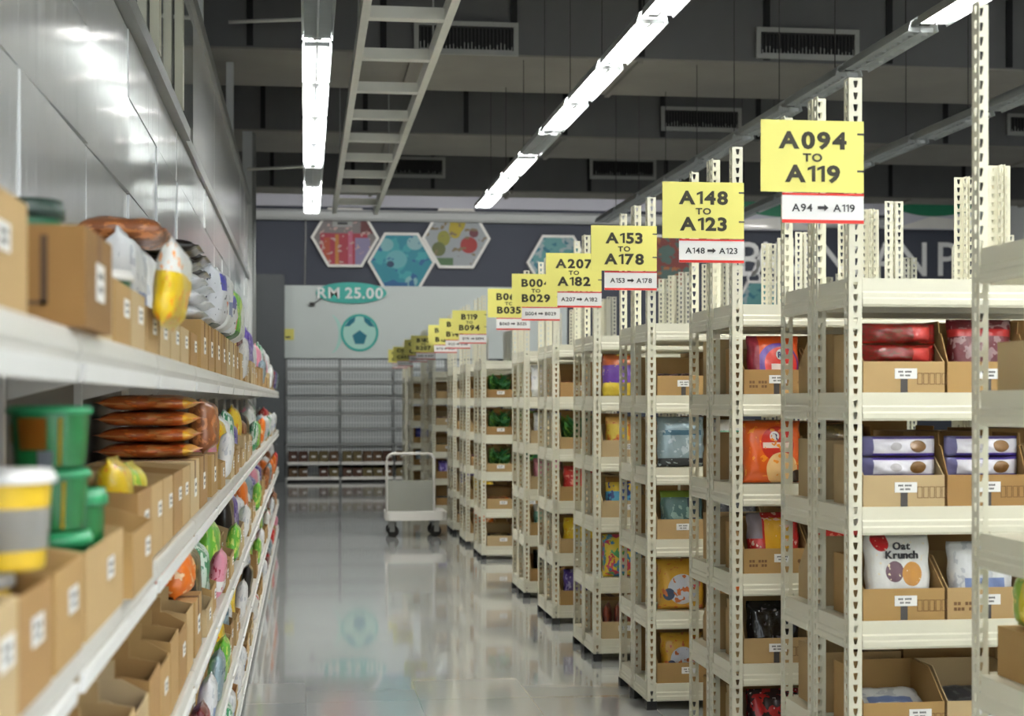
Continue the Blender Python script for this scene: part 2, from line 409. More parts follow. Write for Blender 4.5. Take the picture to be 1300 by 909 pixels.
BAGM = {}
def bag_mesh(w, h, t, key, crimp='z', seed=0):
    kk = (w, h, t, key, crimp, seed)
    if kk in BAGM: return BAGM[kk]
    rnd = random.Random(hash((seed, w, h)) & 0xffff)
    bm = B(); nx, nz = 18, 20
    ph = [rnd.uniform(0, 6.28) for _ in range(4)]
    grid = {}
    for s in (0, 1):
        for i in range(nx+1):
            for j in range(nz+1):
                u = -1+2*i/nx; v = -1+2*j/nz
                if s == 1 and (i in (0, nx) or j in (0, nz)): grid[s, i, j] = grid[0, i, j]; continue
                pu = max(0, 1-abs(u)**3.0); pv = max(0, 1-abs(v)**5)
                if crimp == 'z':
                    pv = 0.02 if abs(v) > .92 else max(0, 1-(abs(v)/.92)**6)
                    pu = max(0, 1-abs(u)**5)**.7
                else:
                    pu = 0.02 if abs(u) > .9 else max(0, 1-(abs(u)/.9)**4)
                    pv = max(0, 1-abs(v)**2.6)**.7
                y = t/2*(pu*pv)**.8*(1+.10*math.sin(5*u+ph[0])*math.sin(4*v+ph[1])) + t*.03*math.sin(14*u+6*v+ph[2])*pu*pv
                x = w/2*u*(1-.06*pv*0); z = h/2*(v+1)
                if crimp == 'z': x *= 1-.07*(1-abs(v))*0+.02*math.sin(9*v+ph[3])
                grid[s, i, j] = bm.verts.new((x, (-y if s == 0 else y), z))
    for s in (0, 1):
        for i in range(nx):
            for j in range(nz):
                q = [grid[s, i, j], grid[s, i+1, j], grid[s, i+1, j+1], grid[s, i, j+1]]
                f = bm.faces.new(q if s == 0 else q[::-1]); f.smooth = True
    me = mesh('pouch', bm, P[key]); BAGM[kk] = me; return me
def bag(loc, rz, w, h, t, key, label, cat='snack bag', lean=0.0, crimp='z', group=None, name='snack_bag', seed=0, rx=None, ry=0):
    o = inst(name, bag_mesh(w, h, t, key, crimp, seed), None, loc, (rx if rx is not None else -lean, ry, rz))
    return tag(o, label, cat, group)
LEAFM = []
for q in range(3):
    bm = B(); rnd = random.Random(q)
    for i in range(46):
        a = rnd.uniform(0, 2*PI); L = rnd.uniform(.09, .2); tl = rnd.uniform(.45, 1.4); wd = rnd.uniform(.012, .026)
        bx, by = rnd.uniform(-.09, .09), rnd.uniform(-.05, .05)
        prev = None; d = Vector((math.cos(a), math.sin(a), 0)); sd = Vector((-d.y, d.x, 0))
        for s in range(6):
            f = s/5; el = tl*(1-.5*f)
            p = Vector((bx, by, .01))+d*(L*f*math.cos(el))+Vector((0, 0, L*f*math.sin(el)))
            ww = wd*math.sin(PI*min(1, .12+.86*f))
            cur = [bm.verts.new(p-sd*ww), bm.verts.new(p+Vector((0, 0, -.3*ww))), bm.verts.new(p+sd*ww)]
            if prev:
                for e in (0, 1):
                    fc = bm.faces.new((prev[e], prev[e+1], cur[e+1], cur[e])); fc.smooth = True; fc.material_index = i % 3
            prev = cur
    for v in bm.verts: v.co.x = max(-.11, min(.11, v.co.x)); v.co.y = max(-.062, min(.062, v.co.y)); v.co.z = max(.0, v.co.z)
    LEAFM.append(mesh('leaves', bm, M['leaf'], False))
def greens(loc, rz, label, q=0, sc=1, group=None):
    o = inst('leafy_vegetable', LEAFM[q % 3], None, loc, (0, 0, rz), (sc, sc, sc)); return tag(o, label, 'vegetables', group)

def tub(loc, r, h, body, lidm, label, panel=None, group=None, rz=0):
    o = empty('plastic_tub', loc, rz)
    tag(o, label, 'tub', group)
    bm = B(); lathe(bm, [(r*.82, 0), (r*.84, .004), (r*.95, h*.88), (r*.95, h*.9)], 24)
    inst('tub_body', mesh('tub_body', bm, body), o)
    bm = B(); lathe(bm, [(r*.97, h*.86), (r*1.04, h*.865), (r*1.04, h*.94), (r*1.0, h*.95), (r*.97, h), (r*.93, h), (r*.9, h*.975)], 24)
    inst('lid', mesh('lid', bm, lidm), o)
    if panel:
        for (a0, a1, z0, z1, pm) in panel:
            bm = B(); n = 6; pr = None
            for i in range(n+1):
                a = a0+(a1-a0)*i/n
                cur = []
                for z in (z0, z1):
                    rr = r*(.84+.11*(z/.88))+.0012; cur.append(bm.verts.new((rr*math.cos(a), rr*math.sin(a), z*h)))
                if pr: bm.faces.new((pr[0], cur[0], cur[1], pr[1])).smooth = True
                pr = cur
            bmesh.ops.solidify(bm, geom=bm.faces[:], thickness=.0008)
            inst('printed_panel', mesh('printed_panel', bm, pm), o)
    return o

# ------------------------------------------------------------------ room
bm = B(); box(bm, -3.2, 14.2, -5, 33, -.1, 0); struct('floor', mesh('floor', bm, M['floor']))
bm = B(); box(bm, -3.2, 14.2, -5, 33, 6.3, 6.4); struct('ceiling', mesh('ceiling', bm, M['dark_ceiling']))
YB = 31.7
bm = B(); box(bm, -3.2, 14.2, YB, YB+.15, 0, 6.3); struct('wall_back', mesh('wall_back', bm, M['wallblue']))
bm = B(); box(bm, 14.0, 14.2, -5, YB, 0, 6.3); struct('wall_right', mesh('wall_right', bm, M['palegrey']))
bm = B(); box(bm, -3.3, -3.2, -5, YB+.1, 0, 6.3); struct('wall_left', mesh('wall_left', bm, M['darkgrey']))
# bands along the head of the back wall
bm = B(); box(bm, -3.1, 13.9, YB-.06, YB, zat(265, 3, YB), 6.25); struct('trim_1', mesh('trim_1', bm, M['lilac']))
bm = B()
z0, z1 = zat(282, 2, YB), zat(268, 2, YB)
prism(bm, [(YB-.002, z0), (YB-.16, z0), (YB-.2, z0+.05), (YB-.2, z1-.06), (YB-.1, z1), (YB-.002, z1)], 'x', -3.1, 13.9)
struct('trim_2', mesh('trim_2', bm, M['palegrey']))
# grey pier beside the board
bm = B(); xa, xb = xat(320, 30.9), xat(360, 30.9)
box(bm, xa-.9, xb, 30.9, YB-.21, 0, zat(348, -.7, 30.9)); box(bm, xa-.9, xb+.02, 30.88, 30.9, 0, zat(352, -.7, 30.9))
struct('trim_3', mesh('trim_3', bm, M['darkgrey']))
# glossy panel partition beside the gondola
XP = -.70; PH = 4.05; PY0, PY1 = -2.0, 19.6
bm = B()
ys = [PY0+1.2*i for i in range(19)]
zs = [0, 1.05, 1.95, 2.42, 2.8, 3.08]
rp = random.Random(3)
for a in ys[:-1]:
    for q0, q1 in zip(zs, zs[1:]):
        dx = rp.uniform(-.004, .004); s = rp.uniform(-.006, .006); g = .004
        y0, y1 = a+g, min(a+1.2, PY1)-g
        v = [(XP+dx-s, y0, q0+g), (XP+dx+s, y1, q0+g), (XP+dx+s*.4, y1, q1-g), (XP+dx-s*.4, y0, q1-g)]
        f = [bm.verts.new(p) for p in v]; b = [bm.verts.new((XP-.03, p[1], p[2])) for p in v]
        bm.faces.new(f); bm.faces.new(b[::-1])
        for i in range(4): bm.faces.new((f[i], b[i], b[(i+1) % 4], f[(i+1) % 4]))
for a in ys[:-1]:
    s = rp.uniform(-.004, .004); y0, y1 = a+.004, min(a+1.2, PY1)-.004
    v = [(XP-s, y0, 3.161), (XP+s, y1, 3.161), (XP+s, y1, 3.999), (XP-s, y0, 3.999)]
    f = [bm.verts.new(p) for p in v]; b = [bm.verts.new((XP-.03, p[1], p[2])) for p in v]
    q = [bm.faces.new(f), bm.faces.new(b[::-1])]
    for i in range(4): q.append(bm.faces.new((f[i], b[i], b[(i+1) % 4], f[(i+1) % 4])))
    for i in q: i.material_index = 1 if y0 < 8.9 else 0
struct('partition_1', mesh('partition_1', bm, [M['panel'], M['pane']]))
bm = B(); box(bm, XP-.06, XP-.032, PY0, PY1, 0, 4.0); struct('partition_2', mesh('partition_2', bm, M['palegrey']))
# head rail and end frame of the partition
bm = B(); box(bm, XP-.07, XP+.03, PY0, PY1, 4.002, 4.10); struct('trim_4', mesh('trim_4', bm, M['grey_metal']))
bm = B()
box(bm, XP-.07, XP+.045, PY1+.002, PY1+.12, 0, 5.2)
box(bm, XP-.07, XP-.0, PY1-4.0, PY1-3.9, 4.102, 6.0); box(bm, XP-.07, XP-.0, 11.0, 11.08, 4.102, 6.2)
struct('trim_5', mesh('trim_5', bm, M['palegrey']))
bm = B(); box(bm, XP-.03, XP+.045, PY0, 9.2, 3.085, 3.155); box(bm, XP-.03, XP+.02, 9.2, PY1, 3.085, 3.155); struct('trim_7', mesh('trim_7', bm, M['grey_metal']))
bm = B()
for yy in (3.9, 5.55, 7.25, 8.6): box(bm, XP+.008, XP+.05, yy-.05, yy+.05, 3.16, 4.0)
struct('trim_8', mesh('trim_8', bm, M['mullion']))
bm = B(); tube(bm, [(XP+.06, PY1+.16, 0), (XP+.06, PY1+.16, 6.25)], .03); struct('trim_6', mesh('trim_6', bm, M['grey_metal']))

# transverse ducts under the ceiling, each with a darker face towards the camera
GR = [(15.0, 16.75), (19.55, 21.2), (24.75, 25.45), (9.6, 11.0)]
for i, (a, b) in enumerate(GR):
    o = empty('ceiling_duct', (5.4, a, 4.9))
    tag(o, ['broad dark duct crossing the ceiling with the first two grilles', 'dark duct crossing the ceiling midway with a grille above the A148 sign',
            'dark duct crossing the ceiling with small grilles before the far wall', 'dark duct crossing the ceiling above the picture edge near the camera'][i], 'duct')
    zb = 0
    bm = B(); box(bm, -7.6, 8.5, 0, b-a, zb+.02, 1.39); inst('duct_body', mesh('duct_body', bm, M['dark_ceiling']), o)
    bm = B(); box(bm, -7.6, 8.5, .0, b-a, zb, zb+.018)
    for k in range(7): box(bm, -6.6+2.2*k, -6.55+2.2*k, .0, b-a, zb-.03, zb)
    inst('duct_underside', mesh('duct_underside', bm, M['duct']), o)
    bm = B(); comb(bm, [(-7.2+1.25*k, -7.14+1.25*k) for k in range(13)], zb+.03, 1.34, 1.38, 'y', -.03, -.001)
    inst('seam_ribs', mesh('seam_ribs', bm, M['black']), o)
def grille(px0, px1, py0, py1, Y, label):
    a, b = at(px0, py0, Y), at(px1, py1, Y)
    w_, h_ = b.x-a.x, a.z-b.z
    o = empty('air_grille', ((a.x+b.x)/2, Y-.04, b.z)); tag(o, label, 'air grille')
    h = w_/2; e = .045; bm = B()
    box(bm, -h, h, -.03, .0, 0, e); box(bm, -h, h, -.03, 0, h_-e, h_); box(bm, -h, -h+e, -.03, 0, e, h_-e); box(bm, h-e, h, -.03, 0, e, h_-e)
    inst('frame', mesh('frame', bm, M['grille']), o)
    bm = B(); box(bm, -h+e, h-e, -.004, 0, e, h_-e); inst('backing', mesh('backing', bm, M['black']), o)
    bm = B(); n = 26
    tx = [-h+e+(w_-2*e)*(k+.5)/n for k in range(n)]
    comb(bm, [(x-.006, x+.006) for x in tx], e, h_-e-.012, h_-e, 'y', -.02, -.005)
    inst('fins', mesh('fins', bm, M['plinth']), o)
    bm = B(); rr = random.Random(px0); pts = [(tx[0], e)]
    for x in tx:
        q = e+rr.uniform(.02, .08); pts += [(x-.004, e+.008), (x-.004, q), (x+.004, q), (x+.004, e+.008)]
    prism(bm, pts+[(tx[-1], e)], 'y', -.024, -.021)
    inst('fin_clips', mesh('fin_clips', bm, M['grille']), o)
grille(525, 657, 27, 73, 15.0, 'wide air grille seen through the hanging ladder tray rungs')
grille(958, 1088, 36, 79, 15.0, 'wide air grille above the A094 sign')
grille(838, 940, 136, 169, 19.55, 'mid-sized air grille high above the A148 sign')
grille(748, 832, 201, 229, 24.75, 'small air grille above the A153 sign')
grille(487, 565, 199, 227, 24.75, 'small air grille behind the foot of the hanging ladder tray')
grille(1276, 1385, 145, 175, 19.55, 'air grille at the picture edge beyond the tallest perforated post')

# cable ladder
LZ = 2.6
o = empty('ladder_tray', (0, 0, CAMZ+LZ)); tag(o, 'long pale ladder tray hanging under the ceiling between the two bright light rows', 'cable tray')
XL, XR = .15*LZ, .365*LZ
y0, y1 = 7.5, 8.25*LZ+.2
for xx in (XL, XR):
    bm = B(); prism(bm, [(xx-.028, -.06), (xx+.028, -.06), (xx+.028, .06), (xx-.028, .06)], 'y', y0, y1); inst('rail', mesh('rail', bm, M['tray']), o)
bm = B(); box(bm, XL+.028, XR-.028, -.05, .05, -.05, .03); rung = mesh('rung', bm, M['tray'])
k = 4.06*LZ-2*1.25
while k < y1: inst('rung', rung, o, (0, k, 0)); k += 1.26
bm = B()
for yy in (11.8, 18.2):
    for xx in (XL, XR): tube(bm, [(xx, yy, .06), (xx, yy, 6.3-CAMZ-LZ)], .008, 6)
inst('hanger_rods', mesh('hanger_rods', bm, M['grey_metal']), o)

# fluorescent fixtures: reflector channel, louvre blades, two tubes
bm = B()
prof = [(-.10, .0), (-.085, .06), (-.04, .09), (.04, .09), (.085, .06), (.10, 0), (.096, 0), (.08, .052), (.037, .082), (.01, .082), (0, .03), (-.01, .082), (-.037, .082), (-.08, .052), (-.096, 0)]
prism(bm, prof, 'y', 0, 1.24); CHAN = mesh('reflector', bm, M['fixture'])
bm = B()
pts = [(-.006, .04)]
for k in range(13): yy = .05+k*.095; pts += [(-.006, yy), (-.084, yy), (-.084, yy+.003), (-.006, yy+.003)]
pts += [(-.006, 1.2), (.006, 1.2)]
for k in range(12, -1, -1): yy = .05+k*.095; pts += [(.006, yy+.003), (.084, yy+.003), (.084, yy), (.006, yy)]
pts.append((.006, .04)); prism(bm, pts, 'z', .004, .034)
LOUV = mesh('louvre', bm, M['fixture'])
def tubem(m):
    bm = B(); tube(bm, [(0, .13, .048), (0, 1.11, .048)], .014, 8); return mesh('tube', bm, m)
TON, TOFF = tubem(M['tube']), tubem(M['tube_off'])
bm = B(); box(bm, -.03, .03, 1.24, 1.36, .03, .08); tube(bm, [(0, .3, .09), (0, .3, 2.4)], .004, 6); JOIN = mesh('hanger', bm, M['plinth'])
LIGHTZ = 3.9
def strip(x, ya, yb, lit, rowname, z=LIGHTZ):
    n = 0; y = ya
    while y < yb:
        on = lit(y+.6)
        o = empty('fluorescent_light', (x, y, z))
        tag(o, '%s fluorescent trough light, one of %s' % ('lit' if on else 'unlit', rowname), 'ceiling light', rowname+(' lit' if on else ' unlit'))
        inst('reflector', CHAN, o); inst('louvre', LOUV, o); inst('hanger', JOIN, o)
        for s in (-1, 1): inst('tube', TON if on else TOFF, o, (s*.042, 0, 0))
        y += 1.36; n += 1
R = 2.3
strip(.032*R, -4.68, 19.0, lambda y: y < 2.6 or (y > 10.0 and not (15.0 < y < 16.4)), 'the row above the aisle nearest the panel wall')  # unseen stretch over and behind the camera lit to brighten the panel wall
strip(.911*R, -4.2, 18.0, lambda y: not (13.2 < y < 14.6), 'the bright row running above the ends of the racks')
strip(1.66*R, -4.2, 20.2, lambda y: y < 9.9, 'the mostly dark row above the racks')
strip(2.36*R, -4.2, 20.2, lambda y: y < 3.0, 'the dark row deepest among the racks')  # its out-of-view near fixtures are lit only to add brightness
strip(3.1*R, -4.2, 14.0, lambda y: True, 'the unseen added row over racks beyond the picture edge')  # off-frame row added to raise the light level
strip(4.0*R, -4.2, 14.0, lambda y: True, 'the second unseen added row beyond the picture edge')  # another row outside the view, added as extra light
for k in range(10):  # cross row hidden by the last duct, added to brighten the back wall
    o = empty('fluorescent_light', (-2.4+1.36*k, 26.3, 5.8), -PI/2)
    tag(o, 'added unseen trough light in the cross row above the ducts before the back wall', 'ceiling light', 'added cross row of lights before the back wall')
    inst('reflector', CHAN, o); inst('louvre', LOUV, o)
    bm = B(); tube(bm, [(0, .3, .09), (0, .3, 6.299-o.location.z)], .006, 6); inst('hanger', mesh('hanger', bm, M['plinth']), o)
    for q in (-1, 1): inst('tube', TON, o, (q*.042, 0, -.085))
# thin tie rods from the panel wall to the first light row
for (y, z, l) in ((14.6, zat(30, -.2, 14.6), 'thin rod tying the panel wall to the unlit light above it'), (19.2, zat(216, -.2, 19.2), 'thin rod from the panel wall end to the last lights of the aisle row')):
    bm = B(); tube(bm, [(XP, y, z-.0), (.05, y, z+.05)], .018, 8); tag(inst('tie_rod', mesh('tie_rod', bm, M['tray'])), l, 'rod')

# ------------------------------------------------------------------ back wall pictures, board and lettering
def hexagon(px, py, kind, label, wpx=84, Y=YB-.03):
    c = at(px, py, Y); r = wpx/2*Y/FPX
    o = empty('hexagon_picture', (c.x, Y, c.z)); tag(o, label, 'wall picture')
    bm = B()
    hx = [(r*math.cos(PI/3*i), r*math.sin(PI/3*i)) for i in range(6)]; hi = [(p[0]*.91, p[1]*.91) for p in hx]
    for i in range(6):
        j = (i+1) % 6; prism(bm, [hx[i], hx[j], hi[j], hi[i]], 'y', -.07, 0.028)
    inst('frame', mesh('frame', bm, M['white']), o)
    bm = B(); prism(bm, hi, 'y', -.05, .0); inst('print', mesh('print', bm, kind), o)
def dim(c): return tuple(v*.62 for v in c[:3])+(1,)
def art(name, base, layers):
    base = dim(base); layers = [tuple(dim(v) if isinstance(v, tuple) else v for v in L) for L in layers]
    return pack_mat(name, base, layers, rough=.5, coat=0)
A1 = art('print_jars', lin(150,140,140), [('rect',.1,.86,0,.58,lin(200,50,74)), ('rect',.16,.26,0,.5,lin(214,90,50)), ('rect',.34,.40,0,.56,lin(228,150,60)), ('rect',.55,.62,0,.62,lin(226,120,150)), ('rect',.66,.9,0,.5,lin(160,150,190)), ('rect',.3,.62,.7,.84,lin(190,190,186)), ('rect',.38,.54,.74,.79,lin(50,50,56)), ('rect',.75,1,.58,1,lin(120,50,50)), ('blob',11,.6,lin(232,190,180),2.0)])
A2 = art('print_bubbles', lin(34,160,180), [('blob',3.5,.52,lin(70,190,200),1.0), ('circle',.42,.55,.17,1.0,lin(120,205,215)), ('circle',.32,.46,.06,1.0,lin(20,70,110)), ('circle',.25,.82,.12,1.0,lin(150,215,220)), ('circle',.72,.86,.13,1.0,lin(170,220,225)), ('circle',.66,.14,.1,1.0,lin(160,220,225)), ('blob',5,.60,lin(24,110,170),4.0), ('rect',.2,.6,0,.12,lin(20,110,170))])
A3 = art('print_harvest', lin(190,196,200), [('circle',.52,.8,.2,1.6,lin(206,186,50)), ('circle',.48,.66,.16,1.6,lin(214,190,40)), ('circle',.3,.5,.14,1.4,lin(170,170,60)), ('circle',.22,.3,.13,1.2,lin(110,120,60)), ('circle',.7,.38,.15,1.1,lin(190,50,44)), ('circle',.78,.6,.08,1.1,lin(130,60,70)), ('blob',8,.6,lin(150,130,90),3.0), ('rect',.0,.45,0,.14,lin(90,130,80))])
A4 = art('print_sea', lin(110,180,180), [('blob',4,.52,lin(180,200,205),2.0), ('blob',6,.58,lin(60,140,160),5.0)])
A5 = art('print_berries', lin(150,60,50), [('blob',5,.5,lin(90,120,110),2.0), ('blob',7,.58,lin(200,120,60),3.0)])
hexagon(438, 302, A1, 'hexagon wall picture of red and pink jars on a shelf', 86)
hexagon(509.5, 333, A2, 'hexagon wall picture of turquoise water and bubbles', 86)
hexagon(579, 303, A3, 'hexagon wall picture of yellow and red fruit', 88)
hexagon(708, 334, A4, 'pale sea green hexagon wall picture behind the A207 sign', 82)
hexagon(846, 334, A5, 'red and teal hexagon wall picture behind the A153 and A148 signs', 84)
hexagon(968, 392, A4, 'teal hexagon wall picture below the wall lettering', 84)

yb = YB-.24
b0, b1 = at(360, 362, yb), at(720, 456, yb)
o = empty('display_board', (b0.x, yb, b1.z)); tag(o, 'long pale board on the back wall printed with a ball and a price', 'board')
bm = B(); box(bm, 0, b1.x-b0.x, 0, .1, 0, b0.z-b1.z); inst('board_panel', mesh('board_panel', bm, M['board']), o)
def on_board(px, py): c = at(px, py, yb); return (c.x-b0.x, 0, c.z-b1.z)
bm = B(); n = 40; pr = [(.70*math.cos(2*PI*i/n), .21*math.sin(2*PI*i/n)) for i in range(n)]
prism(bm, pr, 'y', -.04, -.001); e = inst('price_oval', mesh('price_oval', bm, M['teal']), o, on_board(446, 372))
inst('lettering', text_mesh('RM 25.00', .30, M['signwhite'], .003, .006, 1.08), e, (-.02, -.042, 0))
bm = B(); n = 36; rr = .375
ring = [(rr*math.cos(2*PI*i/n), rr*math.sin(2*PI*i/n)) for i in range(n)]
for i in range(n):
    j = (i+1) % n; prism(bm, [ring[i], ring[j], (ring[j][0]*.87, ring[j][1]*.87), (ring[i][0]*.87, ring[i][1]*.87)], 'y', -.012, -.001)
e = inst('ball_outline', mesh('ball_outline', bm, M['teal']), o, on_board(456.5, 422.5))
bm = B(); prism(bm, [(p[0]*.87, p[1]*.87) for p in ring], 'y', -.006, -.001); inst('ball_field', mesh('ball_field', bm, M['tealpale']), e)
bm = B(); prism(bm, [(.15*math.cos(PI/2+2*PI*i/5), -.1+.15*math.sin(PI/2+2*PI*i/5)) for i in range(5)], 'y', -.014, -.0062); inst('ball_patch', mesh('ball_patch', bm, M['tealdark']), e)
for s in (-1, 1):
    bm = B(); prism(bm, [(s*.08, .32), (s*.2, .26), (s*.30, .12), (s*.2, .13), (s*.1, .22)], 'y', -.014, -.0062); inst('ball_patch', mesh('ball_patch', bm, M['tealdark']), e)
bm = B(); n = 16
out = [(.34*math.cos(-1.1+2.2*i/n), .42*math.sin(-1.1+2.2*i/n)) for i in range(n+1)] + [(.24*math.cos(1.1-2.2*i/n)+.02, .42*math.sin(1.1-2.2*i/n)) for i in range(n+1)]
prism(bm, out, 'y', -.006, -.001); inst('crescent_print', mesh('crescent_print', bm, M['tealpale']), o, on_board(413, 424))
bm = B(); box(bm, -.11, .11, -.02, -.001, -.12, .1); box(bm, -.05, .04, -.024, -.02, -.08, -.05, 1)
inst('yellow_notice', mesh('yellow_notice', bm, [M['signyellow'], M['ink']]), o, on_board(366, 424))
bm = B(); box(bm, -.05, .05, -.08, -.001, -.04, .03); tube(bm, [(.03, -.05, .0), (.2, -.07, .12)], .01, 6); inst('bracket', mesh('bracket', bm, M['plinth']), o, on_board(396, 386))
bm = B(); tube(bm, [(xat(388, 31.45), 31.45, zat(278, 0, 31.45)), (xat(388, 31.45), 31.49, zat(300, 0, 31.45)), (xat(387, 31.4), 31.42, zat(362, 0, 31.4))], .014, 6)
tag(inst('hanging_cable', mesh('hanging_cable', bm, M['grille'])), 'thin pale cable hanging down the slate wall above the board', 'cable')

# BARANGAN P... on the slate wall
o = empty('wall_lettering', (at(945, 352, YB).x, YB-.01, at(945, 352, YB).z)); tag(o, 'white thin capital letters fixed on the slate blue back wall', 'wall sign')
for ch, px in zip('BARANGANP', (953, 972, 1001, 1027, 1059, 1092, 1124, 1158, 1203)):
    c = at(px, 328.5, YB); inst('lettering', text_mesh(ch, 1.02, M['signwhite'], .012, .004, .95), o, (c.x-o.location.x, 0, c.z-o.location.z))
c = at(957, 353, YB); inst('lettering', text_mesh('O', .42, M['signwhite'], .01, 0, 1.0), o, (c.x-o.location.x, 0, c.z-o.location.z))
# green swooshes on the band
def swoosh(px, label, flip):
    o = empty('swoosh_panel', (at(px, 268, YB).x, YB-.22, at(px, 268, YB).z)); tag(o, label, 'wall panel')
    bm = B(); box(bm, -1.25, 1.25, 0, .018, -.42, .42); inst('panel', mesh('panel', bm, M['lilac']), o)
    bm = B(); n = 20
    top = [(-1.2+2.4*i/n, .18+.14*math.sin(PI*i/n*1.2+.4)) for i in range(n+1)]; bot = [(p[0], p[1]-.06-.34*math.sin(PI*i/n)) for i, p in enumerate(top)]
    prism(bm, [(p[0]*flip, p[1]) for p in top+bot[::-1]], 'y', -.014, -.001); inst('green_wave', mesh('green_wave', bm, M['green']), o)
    bm = B(); prism(bm, [(-1.2*flip, -.4), (1.2*flip, -.4), (.4*flip, -.15), (-.5*flip, -.22)], 'y', -.02, -.001); inst('white_wave', mesh('white_wave', bm, M['white']), o)
swoosh(966, 'green and white wave panel on the wall band beside the A094 sign', 1)
swoosh(1200, 'green and white wave panel on the wall band behind the tall post', -1)

# ------------------------------------------------------------------ boltless racks
PW, PHT = .045, 2.65
LEV = [.135, .507, .880, 1.252, 1.625, 1.997]
def flange(bm, plane):
    """perforated strip, 45 mm wide, teardrop slots every 38 mm"""
    th = .0022; pit = .0385; n = int(PHT/pit)
    def P3(u, z, o): return (u, o, z) if plane == 'x' else (o, u, z)
    for k in range(n):
        z0 = .03+k*pit; z1 = z0+pit; zc = z0+pit/2; c = PW*.52
        hole = [(c+.0075, zc+.010), (c+.0075, zc+.003), (c+.0035, zc-.013), (c-.0035, zc-.013), (c-.0075, zc+.003), (c-.0075, zc+.010)]
        fr = [(PW, z1), (PW, zc), (PW, z0), (0, z0), (0, zc), (0, z1)]
        hv = [bm.verts.new(P3(a, b, 0)) for a, b in hole]; fv = [bm.verts.new(P3(a, b, 0)) for a, b in fr]
        hb = [bm.verts.new(P3(a, b, th)) for a, b in hole]; fb = [bm.verts.new(P3(a, b, th)) for a, b in fr]
        for i in range(6):
            j = (i+1) % 6
            bm.faces.new((fv[i], fv[j], hv[j], hv[i])); bm.faces.new((fb[j], fb[i], hb[i], hb[j])); bm.faces.new((hv[i], hv[j], hb[j], hb[i]))
        for i in (0, 1, 3, 4):
            bm.faces.new((fv[i], fb[i], fb[i+1], fv[i+1]))
    z1 = .03+n*pit
    for q in ((.03,), (z1,)): pass
bm = B(); flange(bm, 'x'); flange(bm, 'y'); bmesh.ops.remove_doubles(bm, verts=bm.verts, dist=.00001); POST = mesh('post', bm, M['cream'])
bm = B(); prism(bm, [(-.004, -.004), (.05, -.004), (.05, .012), (.012, .012), (.012, .05), (-.004, .05)], 'z', 0, .045); FOOT = mesh('foot', bm, M['rubber'])
BW, BD = 1.32, .36
def shelf_mesh():
    bm = B(); g = .0035
    def beam(p0, p1, nrm):
        p0, p1, nrm = Vector(p0), Vector(p1), Vector(nrm)
        pr = [(0, 0), (0, -.042), (.005, -.048), (.005, -.062), (.009, -.068), (.009, -.084), (0, -.092), (-.012, -.092), (-.012, 0)]
        A = [bm.verts.new(p0-nrm*g+nrm*(a*.6)+Vector((0, 0, b))) for a, b in pr]; C = [bm.verts.new(p1-nrm*g+nrm*(a*.6)+Vector((0, 0, b))) for a, b in pr]
        n = len(pr); bm.faces.new(A); bm.faces.new(C[::-1])
        for i in range(n): bm.faces.new((A[i], C[i], C[(i+1) % n], A[(i+1) % n]))
    e = .047
    # beams run outside face to outside face between the posts; the post flange shows at the corners
    beam((e, 0, 0), (BW-e, 0, 0), (0, -1, 0)); beam((e, BD, 0), (BW-e, BD, 0), (0, 1, 0))
    beam((0, e, 0), (0, BD-e, 0), (-1, 0, 0)); beam((BW, e, 0), (BW, BD-e, 0), (1, 0, 0))
    box(bm, .016, BW-.016, .016, BD-.016, -.02, -.004)
    return mesh('shelf', bm, M['cream'])
SHELF = shelf_mesh()
def rack(x, y, label, group=None):
    o = empty('boltless_rack', (x, y, 0)); tag(o, label, 'shelving rack', group)
    for (px, py, r) in ((0, 0, 0), (BW, 0, PI/2), (BW, BD, PI), (0, BD, -PI/2)):
        p = inst('post', POST, o, (px, py, 0), (0, 0, r)); inst('foot', FOOT, p)
    for z in LEV: inst('shelf', SHELF, o, (0, 0, z))
    return o
X0 = 1.748
NTH = ['first', 'second', 'third', 'fourth']
ROWS = [  # front Y, bays, words for the row, sign text
 (3.24, 1, 'row beside the camera', None),
 (4.93, 2, 'A094 row', ('A094', 'A119', 'A94', 'A119')),
 (6.34, 2, 'A148 row', ('A148', 'A123', 'A148', 'A123')),
 (7.97, 2, 'A153 row', ('A153', 'A178', 'A153', 'A178')),
 (9.50, 3, 'A207 row', ('A207', 'A182', 'A207', 'A182')),
 (11.1, 3, 'B004 row', ('B004', 'B029', 'B004', 'B029')),
 (12.6, 3, 'B035 row', ('B060', 'B035', 'B060', 'B035')),
 (15.7, 2, 'B119 row', ('B119', 'B094', 'B119', 'B094')),
 (17.25, 1, 'first row behind B119', ('B123', 'B148', 'B123', 'B148')),
 (18.8, 1, 'second row behind B119', ('B178', 'B153', 'B178', 'B153')),
 (21.9, 1, 'fourth row from the end wall', ('B182', 'B207', 'B182', 'B207')),
 (23.4, 1, 'third row from the end wall', ('C026', 'C001', 'C026', 'C001')),
 (26.5, 1, 'second row from the end wall', ('C030', 'C055', 'C030', 'C055')),
 (28.0, 1, 'last row by the end wall', ('C085', 'C060', 'C085', 'C060')),
]
for i, (yf, nb, rw, sg) in enumerate(ROWS):
    for b in range(nb):
        x = X0+b*(BW+.012)
        if i: rack(x, yf, 'cream rack, %s from the aisle, camera side of %s' % (NTH[b], rw))
        rack(x, yf+BD+.016, 'cream rack, %s from the aisle, rear side of %s' % (NTH[b], rw))

